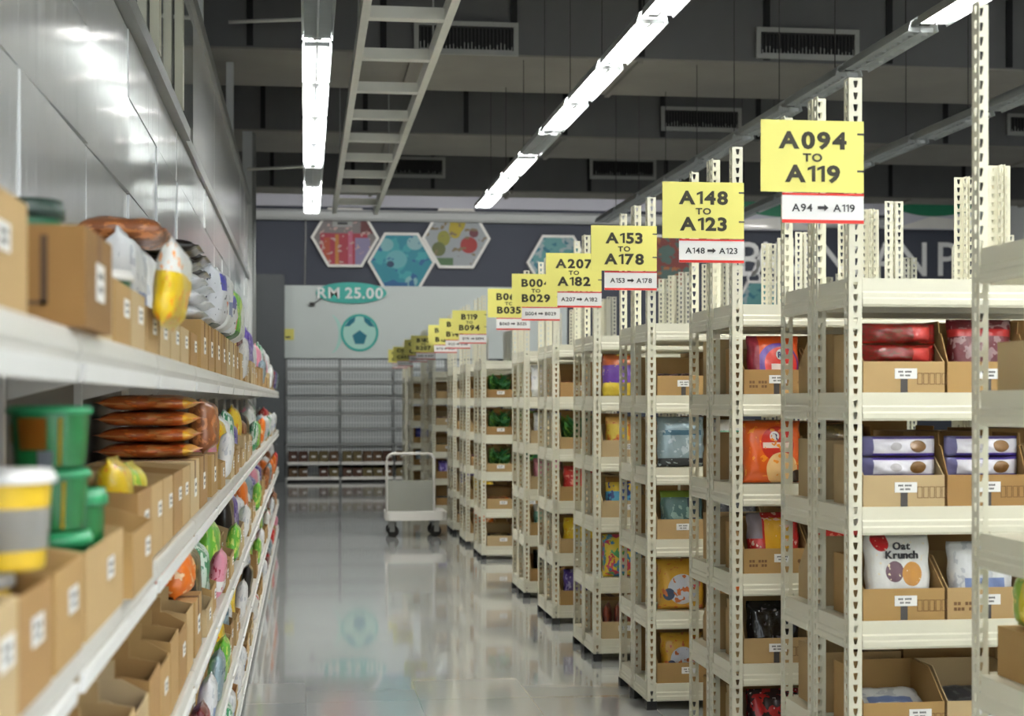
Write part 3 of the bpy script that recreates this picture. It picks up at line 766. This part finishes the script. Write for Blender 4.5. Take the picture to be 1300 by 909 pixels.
# signs on the row ends
ARROW_PTS = [(-.018, -.005), (.004, -.005), (.004, -.011), (.018, 0), (.004, .011), (.004, .005), (-.018, .005)]
bm = B(); prism(bm, ARROW_PTS, 'y', -.001, .0005); ARROW = mesh('arrow', bm, M['ink'])
bm = B(); box(bm, -.172, .172, -.004, 0, 0, .232); SG_Y = mesh('number_card', bm, M['signyellow'])
bm = B(); box(bm, -.137, .137, -.004, 0, 0, .097); SG_W = mesh('range_strip', bm, M['signwhite'])
bm = B(); box(bm, -.137, .137, -.0055, -.004, 0, .011); box(bm, -.137, .137, -.0055, -.004, .09, .097); SG_R = mesh('red_edging', bm, M['signred'])
bm = B()
for s in (.07, .19): box(bm, .150, .174, -.006, -.004, s-.003, s+.003)
CLIP = mesh('clip', bm, M['tape'])
for i, (yf, nb, rw, sg) in enumerate(ROWS):
    if not sg: continue
    zb = 2.266 if i != 1 else 2.272
    o = empty('aisle_sign', (X0+.048-.172, yf-.004, zb-.1)); tag(o, 'yellow card sign reading %s to %s on its rack post' % sg[:2], 'aisle sign')
    cdp = inst('number_card', SG_Y, o, (0, 0, .1))
    inst('lettering', text_mesh(sg[0], .074, M['olive'], .0008, .0028, 1.2), cdp, (0, -.005, .168))
    inst('lettering', text_mesh('TO', .036, M['olive'], .0008, .001, 1.2), cdp, (0, -.005, .112))
    inst('lettering', text_mesh(sg[1], .074, M['olive'], .0008, .0028, 1.2), cdp, (0, -.005, .060))
    inst('clip', CLIP, cdp)
    st = inst('range_strip', SG_W, o, (.035, 0, 0))
    inst('red_edging', SG_R, st); inst('arrow', ARROW, st, (0, -.005, .05))
    inst('lettering', text_mesh(sg[2], .034, M['ink'], .0006, .0006, 1.1), st, (-.07, -.005, .05))
    inst('lettering', text_mesh(sg[3], .034, M['ink'], .0006, .0006, 1.1), st, (.07, -.005, .05))

# goods on the racks ------------------------------------------------
LV = ['bottom shelf', 'second shelf up', 'third shelf up', 'fourth shelf up', 'fifth shelf up']   # names of the five loaded levels, low to high
def slot_x(c): return X0+.052+.145+c*.288
def cell(i, lev, c, kind, key=None, note='', hf=.105):
    """one carton with what stands in it, on the camera side of row i, level lev, c-th from the aisle"""
    yf = ROWS[i][0]; rw = ROWS[i][2]; z = LEV[lev]-.003; x = slot_x(c); yy = yf+.024
    base = '%s, %s' % (LV[lev], rw)
    nx = '' if c == 0 else NTH[c]+' from aisle, '
    d = .29; hb = .20; near = i <= 3
    if kind != 'bagonly':
        carton((x, yy, z), 0, .278, d, hf, hb, 'carton of %s, %s%s' % (note or key+' packs', nx, base), lab=True, strap=near and random.random() < .6,
               marks=(random.choice((0, 1)) if i <= 2 and c < 2 else None), style=random.choice((0, 0, 1)))
    zz = z+.005
    lb = '%s %s, ' + nx + base
    if kind == 'bag':
        o = bag((x+.01, yy+.075, zz), 0, .225, .245 if key != 'white biscuit' else .268, .085, key, lb % (key, 'snack bag'), lean=.10, seed=c+i)
        if key == 'white biscuit':
            inst('lettering', text_mesh('Oat', .034, M['ink'], .003, .0008), o, (.0, -.048, .232)); inst('lettering', text_mesh('Krunch', .036, M['ink'], .003, .0008), o, (.0, -.049, .203))
        if key == 'orange badge': inst('lettering', text_mesh('R', .034, M['royal'], .0006, .0012), o, (.02, -.046, .160))
    elif kind == 'bagonly':
        o = bag((x, yy+.06, zz), 0, .25, .26, .09, key, lb % (key, 'snack bag'), lean=.08, seed=c+i)
        if key == 'orange bowl': inst('lettering', text_mesh('R', .036, M['royal'], .0006, .0012), o, (.005, -.047, .190))
    elif kind == 'long':
        for q in range(3):
            bag((x, yy+.06, zz+.022+q*.069), 0, .255, .067, .09, key, ('lower ', 'middle ', 'upper ')[q]+(lb % (key, 'roll pack')), 'pack', crimp='x', name='roll_pack', seed=q)
    elif kind == 'leaf':
        for q in range(2): greens((x, yy+.085+.127*q, zz+.06), random.uniform(-.06, .06), ('front ' if q == 0 else 'rear ')+'bunch of leafy greens, '+nx+base, q+c, .95).scale.z = 1.5
    elif kind == 'low':
        bag((x, yy+.075, zz+.032), 0, .25, .17, .06, key, lb % (key, 'soft pack'), 'pack', rx=-1.15, name='soft_pack', seed=c)
    elif kind == 'upright':
        for q in range(3):
            bag((x-.08+.07*q, yy+.145, zz), 1.3, .2, .2, .045, key, ['near', 'middle', 'far'][q]+' '+(lb % (key, 'slim pack')), 'pack', name='slim_pack', lean=0, seed=q)
G = {  # row: per level low->high, (kind, key) for slot 0, 1
 1: [(('bag', 'maroon'), ('low', 'silver blue')), (('low', 'milky white'), ('low', 'charcoal')), (('bag', 'white biscuit'), ('bag', 'milky white')), (('long', 'white and purple'), ('long', 'white and purple')), (('long', 'dark red'), ('bag', 'maroon'))],
 2: [(('bag', 'black and red'), ('bag', 'bright red')), (('bag', 'black glossy'), ('low', 'black glossy')), (('bag', 'red and yellow'), ('bag', 'bright red')), (('bagonly', 'orange bowl'), ('bag', 'olive dark')), (('bag', 'orange badge'), ('bag', 'sunny yellow'))],
 3: [(('bag', 'yellow white-figured'), ('bag', 'rust')), (('bagonly', 'yellow white-figured'), ('bag', 'vivid orange')), (('bag', 'sea green'), ('bag', 'charcoal')), (('bagonly', 'silver blue'), ('bag', 'mint green')), (('low', 'pink and dark'), ('bag', 'charcoal'))],
 4: [(('upright', 'rust'),), (('bagonly', 'rainbow'),), (('bag', 'yellow and blue'),), (('bag', 'orange and yellow'),), (('bagonly', 'purple and yellow'),)],
 5: [(('bag', 'deep purple'),), (('bag', 'sunny yellow'),), (('bag', 'bright red'),), (('leaf', ''),), (('low', 'brown toasted'),)],
 6: [(('bag', 'black glossy'),), (('bag', 'mint green'),), (('bag', 'pink stripe'),), (('bag', 'milky white'),), (('bagonly', 'plain white'),)],
 7: [(('low', 'olive dark'), ('low', 'charcoal')), (('low', 'brown toasted'), ('low', 'olive dark')), (('leaf', ''), ('leaf', '')), (('leaf', ''), ('leaf', '')), (('leaf', ''), ('leaf', ''))],
 8: [(('bag', 'vivid orange'),), (('bag', 'sunny yellow'),), (('low', 'pink stripe'),), (('bag', 'olive dark'),), (('low', 'charcoal'),)],
 9: [(('low', 'charcoal'),), (('bag', 'deep purple'),), (('low', 'charcoal'),), (('low', 'olive dark'),), (('low', 'charcoal'),)],
 10: [(('low', 'charcoal'), ), (('bag', 'deep purple'),), (('low', 'olive dark'),), (('low', 'pink and dark'),), (('low', 'charcoal'),)],
 12: [(('low', 'charcoal'),), (('bag', 'silver blue'),), (('bag', 'royal blue'),), (('low', 'charcoal'),), (('low', 'charcoal'),)],
}
for i, lv in G.items():
    for l, slots in enumerate(lv):
        for c, (kind, key) in enumerate(slots):
            note = 'leafy greens' if kind == 'leaf' else ''
            cell(i, l, c, kind, key, note, .105 if kind != 'leaf' else .085)
# a few plain cartons farther in, and on the rear side of each row, seen through the ends
for i, (yf, nb, rw, sg) in enumerate(ROWS):
    for l in range(5):
        z = LEV[l]-.003
        if i in (1, 2, 3) :
            carton((slot_x(2), yf+.03, z), 0, .278, .29, .11, .2, 'plain open carton, third from aisle, %s, %s' % (LV[l], rw), style=l % 2)
        if i <= 9 and (i or l in (1, 2, 4)):
            big = (i == 0)
            h = .21 if (l+i) % 3 else .245
            x = slot_x(0); y1_ = yf+2*BD+.016-.03
            if (l+i) % 2 and not big:
                carton((x, y1_, z), PI, .278, .29, .11, h, 'open carton on the rear rack, %s, %s' % (LV[l], rw), lab=True)
            else:
                closed_carton((x, y1_, z), PI, .278, .30, h if not big else .13, 'sealed carton on the rear rack, %s, %s' % (LV[l], rw))
FILL = {1: 3, 2: 3, 3: 3, 4: 2, 5: 2, 6: 2, 7: 3, 8: 2, 9: 2, 10: 2, 12: 2}
for i, n_ in FILL.items():
    yf, nb, rw, sg = ROWS[i]
    for l in range(5):
        for c in range(0 if i > 9 else 1, n_):
            closed_carton((slot_x(c), yf+2*BD+.016-.03, LEV[l]-.003), PI, .280, .30, (.25, .262, .24)[(l+c+i) % 3],
                          'sealed carton behind goods, %s from aisle, %s, %s' % (NTH[c], LV[l], rw), k=M['kraft'][2], lab=False)
bag((slot_x(0)-.09, ROWS[0][0]+2*BD-.15, LEV[2]+.131), -PI/2, .24, .135, .06, 'lemon lime', 'lemon and lime snack bag standing on a sealed carton in the rack beside the camera', lean=.0)

# ------------------------------------------------------------------ wall gondola along the panels
XF = -.32                     # front edge of its shelves
GL = [.12, .42, .81, 1.25, 1.70]
def gondola_meshes(L=1.18):
    out = {}
    bm = B(); box(bm, -.685, -.665, .037, L, .1, 2.0); out['back_panel'] = mesh('back_panel', bm, M['backgrey'])
    bm = B(); box(bm, -.66, XF-.03, .01, L-.01, .0, .085); out['plinth'] = mesh('plinth', bm, M['plinth'])
    bm = B(); box(bm, -.695, -.645, 0, .036, 0, 2.02); out['upright'] = mesh('upright', bm, M['white'])
    bm = B(); box(bm, -.66, XF-.012, .004, L-.004, -.022, 0)
    prism(bm, [(-.34, 0), (XF-.004, 0), (XF, -.006), (XF+.003, -.03), (XF-.004, -.045), (XF-.012, -.045), (XF-.012, -.022)], 'y', .004, L-.004)
    out['shelf'] = mesh('shelf', bm, M['white'])
    bm = B(); prism(bm, [(XF-.004, -.046), (XF+.006, -.046), (XF+.002, -.074), (XF-.006, -.074)], 'y', .03, L-.03); out['price_rail'] = mesh('price_rail', bm, M['label'])
    bm = B(); prism(bm, [(-.655, -.1), (-.655, -.024), (XF-.03, -.024)], 'y', -.002, .002); out['bracket'] = mesh('bracket', bm, M['white'])
    return out
GM = gondola_meshes()
ORD = ['first', 'second', 'third', 'fourth', 'fifth', 'sixth', 'seventh', 'eighth', 'ninth', 'tenth', 'eleventh', 'twelfth', 'thirteenth', 'fourteenth', 'fifteenth', 'sixteenth', 'seventeenth', 'eighteenth', 'nineteenth', 'twentieth']
_d = ORD[:9]
for _t in ('twent', 'thirt', 'fort', 'fift'): ORD += ([] if _t == 'twent' else [_t+'ieth']) + [_t+'y-'+x for x in _d]
gy = 1.12; n = 0
while gy < 18.2:
    o = empty('gondola_bay', (0, gy, 0)); tag(o, 'white shelving bay along the glossy panel wall, %s from the camera' % ORD[n], 'store shelving')
    inst('back_panel', GM['back_panel'], o, (0, 0, 0)); inst('plinth', GM['plinth'], o)
    inst('upright', GM['upright'], o, (0, 0, 0))
    for z in GL:
        s = inst('shelf', GM['shelf'], o, (0, 0, z)); inst('price_rail', GM['price_rail'], s)
        if z > .2: inst('bracket', GM['bracket'], s, (0, .1, 0))
    gy += 1.19; n += 1
GEND = gy
SN = ['bottom', 'fourth-down', 'middle', 'second-down', 'top']
# near items are laid out one by one; cartons face the aisle (+X), so they are turned by 90 degrees
RZ = PI/2
FX = -.335
CNT = {}
def nth(*key):
    CNT[key] = CNT.get(key, -1)+1; return ORD[CNT[key]]
def g_carton(y, lev, w=.26, hf=.11, hb=.16, d=.27, x=FX, note='open kraft carton', **k):
    z = GL[lev]
    return carton((x, y, z+.001), RZ, w, d, hf, hb, '%s, %s from the camera, %s panel wall shelf' % (note, nth('c', note, lev), SN[lev]), **k)
def g_bag(y, lev, key, w=.2, h=.22, t=.08, x=FX-.06, dz=.006, lean=0.0, **k):
    return bag((x, y, GL[lev]+dz), RZ, w, h, t, key, '%s snack bag, %s from the camera, %s panel wall shelf' % (key, nth('b', key, lev), SN[lev]), lean=lean, seed=int(y*10) % 5, **k)
# top shelf
c0 = carton((FX-.02, 1.88, 1.701), RZ, .42, .28, .15, .15, 'low kraft carton closest to the camera on the top panel wall shelf', k=M['kraft'][1])
tub((-.46, 2.70, 1.706), .060, .225, mat('green_plastic', lin(36,104,74), .35), mat('dark_green_lid', lin(30,52,44), .4), 'dark green lidded tub rising behind the big brown taped carton',
    panel=[(-2.2, -.6, .25, .7, M['teal'])])
o = closed_carton((-.300, 2.37, 1.701), RZ, .30, .30, .14, 'big brown taped carton jutting out over the top panel wall shelf edge', k=mat('kraft_dark', lin(128,94,48), .85))
bm = B()
for (a, b_, c_, d_) in ((-.07, .07, .03, .035), (-.07, -.06, .03, .125), (.06, .07, .03, .125)): box(bm, a, b_, -.001, 0, c_, d_)
bm2 = inst('side_print', mesh('side_print', bm, M['darkbrown']), o, (-.1505, .12, 0), (0, 0, -PI/2))
for y in (2.70, 2.98, 3.26): g_carton(y, 4, .255, .115, .125, style=0, x=FX)
tub((-.418, 3.27, 1.706), .07, .155, bpy.data.materials['green_plastic'], M['tubwhite'] if 'tubwhite' in M else M['white'], 'small green tub with pale lid standing in a top shelf carton')
for y in (3.56, 3.86, 4.16, 4.5, 4.85): g_carton(y, 4, .27, .10, .13)
bag((FX+.032, 3.55, 1.756), RZ, .36, .19, .06, 'white-topped yellow', 'white-topped yellow snack bag flopping over a carton front on the top panel wall shelf', lean=-.12)
for y, key in ((3.86, 'milky white'), (4.16, 'plain white'), (4.5, 'milky white'), (4.85, 'plain white')): g_bag(y, 4, key, .235, .30, .10, x=FX-.10)
bag((-.36, 4.33, 2.045), RZ, .34, .24, .07, 'brown toasted', 'toasted brown loaf pack lying across the white bags above the top shelf', 'pack', rx=-PI/2, name='loaf_pack')
for y, nm in ((5.35, 'near'), (5.75, 'far')):
    closed_carton((FX, y, 1.701), RZ, .36, .28, .16, 'kraft carton under the %s pile of flat packs on the top panel wall shelf' % nm)
    for q in range(5):
        bag((FX+.005 if q < 3 else FX-.01, y, 1.888+.054*q), RZ, .30, .26, .046, ['milky white', 'plain white', 'milky white', 'olive dark', 'olive dark'][q], '%s flat pack, %s up in the %s pile above the top shelf' % (['white', 'white', 'white', 'olive', 'olive'][q], ORD[q], nm), 'pack', rx=-PI/2, name='flat_pack', seed=q)
for q, (y, key, hh) in enumerate(((6.2, 'white and blue', .25), (6.62, 'milky white', .27), (7.04, 'white and blue', .22), (7.46, 'lime green', .26), (7.88, 'plain white', .24))):
    closed_carton((FX, y, 1.701), RZ, .38, .28, .165, 'kraft carton, %s of five carrying tall bags past the flat pack piles' % ORD[q])
    bag((FX-.035, y, 1.869), RZ, .34, hh, .12, key, '%s snack bag on the %s of five cartons past the flat pack piles' % (key, ORD[q]), lean=-.04, seed=q)
# second highest shelf
yel = mat('yellow_plastic', lin(226,188,40), .35); whl = mat('white_plastic', lin(238,238,236), .3); M['tubwhite'] = whl
grn = mat('green_tin', lin(30,110,56), .3, coat=.3); gl2 = mat('green_lid', lin(40,140,90), .35)
for y, note in ((1.66, None), (1.90, None), (2.16, None), (2.55, None), (3.0, None)):
    g_carton(y, 3, {1.66: .24, 1.90: .22, 2.16: .24, 2.55: .46, 3.0: .36}[y], {1.66: .135, 1.9: .13, 2.16: .13, 2.55: .13, 3.0: .115}[y], .15, style=0, x=-.312 if y < 2.9 else -.300)
pan = [(-1.2, .35, .2, .62, whl)]
tub((-.400, 1.94, 1.256), .054, .142, yel, whl, 'yellow tub with white lid sunk in the carton under its twin', rz=-.3)
tub((-.368, 1.94, 1.400), .070, .118, yel, whl, 'yellow tub with white lid stacked on top beside the green tins', panel=pan, rz=-.3)
gp = [(-2.3, -1.5, .3, .8, mat('orange_label', lin(196,120,40), .5)), (-1.75, -1.35, .02, .28, mat('grey_label', lin(176,180,196), .5)), (-3.0, -2.6, .4, .7, mat('mustard_label', lin(150,130,40), .5)), (-1.2, -1.1, .05, .8, yel)]
gy_ = [(-.395, 2.36, 1.256, 'carton-sunk'), (-.395, 2.36, 1.412, 'low'), (-.395, 2.36, 1.504, 'top')]
tub((-.385, 2.46, 1.256), .062, .146, grn, gl2, 'green tin sunk in the carton below two stacked green tins')
tub((-.385, 2.46, 1.403), .060, .094, grn, gl2, 'green striped tin in the middle of the green stack', panel=[(-1.9, -1.75, .05, .8, whl), (-1.5, -1.4, .05, .8, whl), (-1.1, -1.0, .05, .8, yel)])
tub((-.385, 2.46, 1.498), .062, .094, grn, gl2, 'green tin with orange label on top of the green stack', panel=gp)
tub((-.50, 2.395, 1.256), .060, .24, grn, gl2, 'tall dark green tin behind the stacked tins')
tub((-.385, 2.66, 1.256), .060, .20, grn, gl2, 'lone green tin standing past the stacked green tins', panel=[(-1.6, -1.2, .3, .8, yel)])
bag((-.46, 3.0, 1.405), RZ, .2, .09, .06, 'sunny yellow', 'yellow snack bag lying across the wide carton past the green tins', rx=-.6)
for y in (3.38, 3.66, 3.95, 4.25, 4.54): g_carton(y, 3, .27, .16, .17)
bag((-.39, 3.38, 1.262), RZ, .19, .22, .07, 'sunny yellow', 'yellow snack bag standing beside the orange flat packs', lean=.05)
bag((-.39, 3.66, 1.262), RZ, .19, .20, .07, 'lemon lime', 'lemon yellow snack bag among tall cartons before the orange flat packs', lean=.05)
for y in (4.90, 5.32): closed_carton((-.335, y, 1.251), RZ, .38, .29, .165, 'tall kraft carton under the orange flat packs, %s in line' % ('near one' if y < 5 else 'far one'))
for q in range(4):
    bag((-.335, 5.12, 1.442+.050*q), RZ, .40, .31, .045, 'orange noodle', 'orange flat noodle pack, %s from the bottom of its pile' % ORD[q], 'pack', rx=-PI/2, name='flat_pack', seed=q)
closed_carton((-.335, 5.95, 1.251), RZ, .4, .3, .15, 'kraft carton carrying the toasted brown bag past the flat packs')
bag((-.37, 5.95, 1.405), RZ, .30, .2, .10, 'brown toasted', 'toasted brown snack bag with an orange corner past the flat packs', lean=.05)
# middle shelf: opened empty cartons with ragged tops
bag((-.45, 3.34, .816), RZ, .21, .15, .07, 'royal blue', 'royal blue striped pack inside an opened carton on the middle panel wall shelf', lean=.05)
for k in range(8):
    g_carton(2.80+k*.27, 2, .25, .16+.02*(k % 2), .19, .29, note='opened empty carton', lab=(k % 2 == 0), style=1)
closed_carton((-.335, 5.05, .811), RZ, .3, .29, .17, 'closed kraft carton under the amber snack bag on the middle shelf')
bag((-.40, 5.05, .984), RZ, .26, .15, .11, 'vivid orange', 'amber snack bag lying on the closed middle shelf carton', lean=.1)
# lower and far stretches: cartons with bags standing in them, jutting bags
rnd = random.Random(21)
starts = {0: 5.2, 1: 4.4, 2: 5.5, 3: 6.4, 4: 8.3}
FIX = {(1, 2): 'bright red', (0, 1): 'bright red', (2, 3): 'lime green', (3, 1): 'plain white', (2, 1): 'green and white', (1, 5): 'lime green', (4, 3): 'olive dark', (3, 5): 'deep purple', (2, 5): 'mint green', (2, 0): 'olive dark'}
for lev, y in starts.items():
    k = 0
    while y < 18.3:
        w_ = rnd.uniform(.26, .36)
        room = (GL[lev+1]-GL[lev]-.09) if lev < 4 else .42
        hf = rnd.uniform(.09, .15) if lev else .1
        hf = min(hf, room*.5)
        hang = rnd.random() < .36
        g_carton(y, lev, round(w_, 2), round(hf, 2), round(hf+.04, 2), .24 if hang else .27, style=0, lab=(y < 11), x=FX-.06 if hang else FX+rnd.uniform(-.01, .012))
        key = FIX.get((lev, k), BAGCOLS[rnd.randrange(len(BAGCOLS))])
        h_ = min(room-.02, rnd.uniform(.2, .33)) if lev < 4 else rnd.uniform(.3, .4)
        if lev < 4 and rnd.random() < .10:
            greens((FX-.13, y, GL[lev]+.06), RZ, 'bunch of greens, %s from the camera, %s panel wall shelf' % (nth('g', lev), SN[lev]), k, 1.0)
        elif rnd.random() < .85:
            g_bag(y, lev, key, round(w_-.05, 2), round(h_, 2), .09, x=FX-(.13 if hang else .07))
        if hang:
            k2 = BAGCOLS[rnd.randrange(len(BAGCOLS))]
            bag((FX-.022, y+rnd.uniform(-.05, .05), GL[lev]+.002), RZ, .17, min(.22, h_), .06, k2,
                '%s snack bag propped before cartons, %s along the %s panel wall shelf' % (k2, nth('h', k2, lev), SN[lev]), lean=-.12)
        y += w_+rnd.uniform(.04, .16); k += 1

# ------------------------------------------------------------------ far gondola against the back wall
YG = 30.95
gx0, gx1 = xat(362, YG), xat(431, YG); gw = gx1-gx0
def px_z(py): return zat(py, 1.0, YG)
fl = [px_z(605), px_z(586)]; fu = [px_z(y) for y in (565, 546, 526, 507, 486, 470)]
parts = {}
bm = B(); box(bm, .041, gw-.005, .36, .4, .1, px_z(456)); parts['mesh_back'] = mesh('mesh_back', bm, M['meshpanel'])
bm = B(); box(bm, 0, .04, .3, .42, 0, px_z(456)); box(bm, 0, .04, -.02, .3, 0, .09); parts['upright'] = mesh('upright', bm, M['grey_metal'])
bm = B(); box(bm, .041, gw-.005, -.02, .355, -.06, 0); parts['base_shelf'] = mesh('base_shelf', bm, M['white'])
bm = B()
comb(bm, [(.05+k*(gw-.1)/11, .062+k*(gw-.1)/11) for k in range(12)], .36, .05, .03, 'z', -.006, .006)
box(bm, .045, gw-.005, .015, .03, -.012, .05); parts['wire_shelf'] = mesh('wire_shelf', bm, M['grey_metal'])
bm = B(); box(bm, .045, gw-.01, .04, .34, 0, .08); parts['plinth'] = mesh('plinth', bm, M['black'])
for b in range(4):
    o = empty('mesh_gondola', (gx0+b*gw, YG, 0)); tag(o, 'grey mesh-backed shelving bay against the back wall, %s from the pier' % NTH[b], 'store shelving')
    inst('mesh_back', parts['mesh_back'], o); inst('upright', parts['upright'], o)
    for z in fl: inst('base_shelf', parts['base_shelf'], o, (0, 0, z))
    for z in fu: inst('wire_shelf', parts['wire_shelf'], o, (0, 0, z))
    inst('kickboard', parts['plinth'], o, (0, 0, -.045))
dk = [mat('brown_tray_%s' % n, c, .8) for n, c in (('a', lin(96,74,52)), ('b', lin(84,58,46)), ('c', lin(104,92,60)))]
for l in range(2):
    for b in range(3):
        for q in range(5):
            w_ = round((gw-.06)/5-.02, 3); xx = gx0+b*gw+.05+(gw-.06)/5*(q+.5)
            if l == 0 and (b, q) in ((0, 2),): continue
            carton((xx, YG+.0, fl[l]+.001), 0, w_, .3, .16, .2, 'dark brown tray, %s from the pier on the %s shelf of the back wall shelving' % (ORD[b*5+q], ('lowest', 'second')[l]), k=dk[(q//2+b+l) % 3])

# ------------------------------------------------------------------ platform trolley
TY = 18.35
ta, tb = xat(490, TY), xat(568, TY); tw = tb-ta
o = empty('platform_trolley', (ta, TY, 0)); tag(o, 'cream platform trolley with sheet metal panel under its handle, parked in the aisle', 'trolley')
dz0, dz1 = zat(661, 1.3, TY), zat(650, 1.3, TY)
bm = B(); n = 6
def rr_(x0, x1, y0, y1, r):
    pts = []
    for cx, cy, a0 in ((x1-r, y1-r, 0), (x0+r, y1-r, PI/2), (x0+r, y0+r, PI), (x1-r, y0+r, 1.5*PI)):
        for i in range(n+1): pts.append((cx+r*math.cos(a0+PI/2*i/n), cy+r*math.sin(a0+PI/2*i/n)))
    return pts
prism(bm, rr_(-.0, tw, 0, .62, .07), 'z', dz0, dz1); prism(bm, rr_(.02, tw-.02, .02, .60, .06), 'z', dz1, dz1+.008)
inst('deck', mesh('deck', bm, M['white']), o)
ha, hb_ = .0+.012, tw-.15; ht = zat(576, 1.3, TY)
bm = B(); pth = [(ha, .06, dz1)]
for i in range(7): a = PI-PI/2*i/6; pth.append((ha+.08+.08*math.cos(a), .06, ht-.08+.08*math.sin(a)))
for i in range(7): a = PI/2-PI/2*i/6; pth.append((hb_-.08+.08*math.cos(a), .06, ht-.08+.08*math.sin(a)))
pth.append((hb_, .06, dz1)); tube(bm, pth, .016, 10); inst('handle', mesh('handle', bm, M['white']), o)
bm = B(); box(bm, ha+.005, hb_-.005, .052, .068, dz1+.01, zat(610, 1.3, TY)); inst('steel_panel', mesh('steel_panel', bm, M['steel']), o)
for xx in (.09, tw-.13):
    for yy in (.10, .5):
        c = empty('caster', (xx, yy, 0), 1.1 if xx < .3 else 1.9); c.parent = o
        bm = B(); tube(bm, [(-.02, 0, .065), (.02, 0, .065)], .065, 18); inst('wheel', mesh('wheel', bm, M['rubber']), c)
        bm = B(); box(bm, -.035, -.025, -.03, .03, .06, dz0); box(bm, .025, .035, -.03, .03, .06, dz0); box(bm, -.035, .035, -.035, .035, dz0-.02, dz0); inst('fork', mesh('fork', bm, M['grey_metal']), c)

# ------------------------------------------------------------------ repeats share a group phrase
PLURAL = {'carton': 'cartons', 'snack bag': 'snack bags', 'pack': 'packs', 'tub': 'plastic tubs', 'vegetables': 'bunches of greens', 'shelving rack': 'cream perforated racks in rows',
          'store shelving': 'shelving bays', 'aisle sign': 'yellow signs at the row ends', 'air grille': 'air grilles on the ceiling ducts', 'duct': 'ducts crossing the ceiling',
          'wall picture': 'hexagon pictures on the back wall', 'wall panel': 'wave panels on the wall band', 'rod': 'tie rods of the first light row'}
for o in list(COL.objects):
    c = o.get('category')
    if c in PLURAL and not o.get('group'):
        g = PLURAL[c]
        if c in ('carton', 'snack bag', 'pack', 'tub', 'vegetables', 'store shelving'):
            g += ' on the back wall shelving' if o.location.y > 30 and o.location.x < 5 else (' on the panel wall shelves' if o.location.x < 0.5 else ' on the cream racks')
            if c == 'store shelving': g = 'mesh-backed bays along the back wall' if o.location.y > 30 else 'white shelving bays along the panel wall'
        o['group'] = g
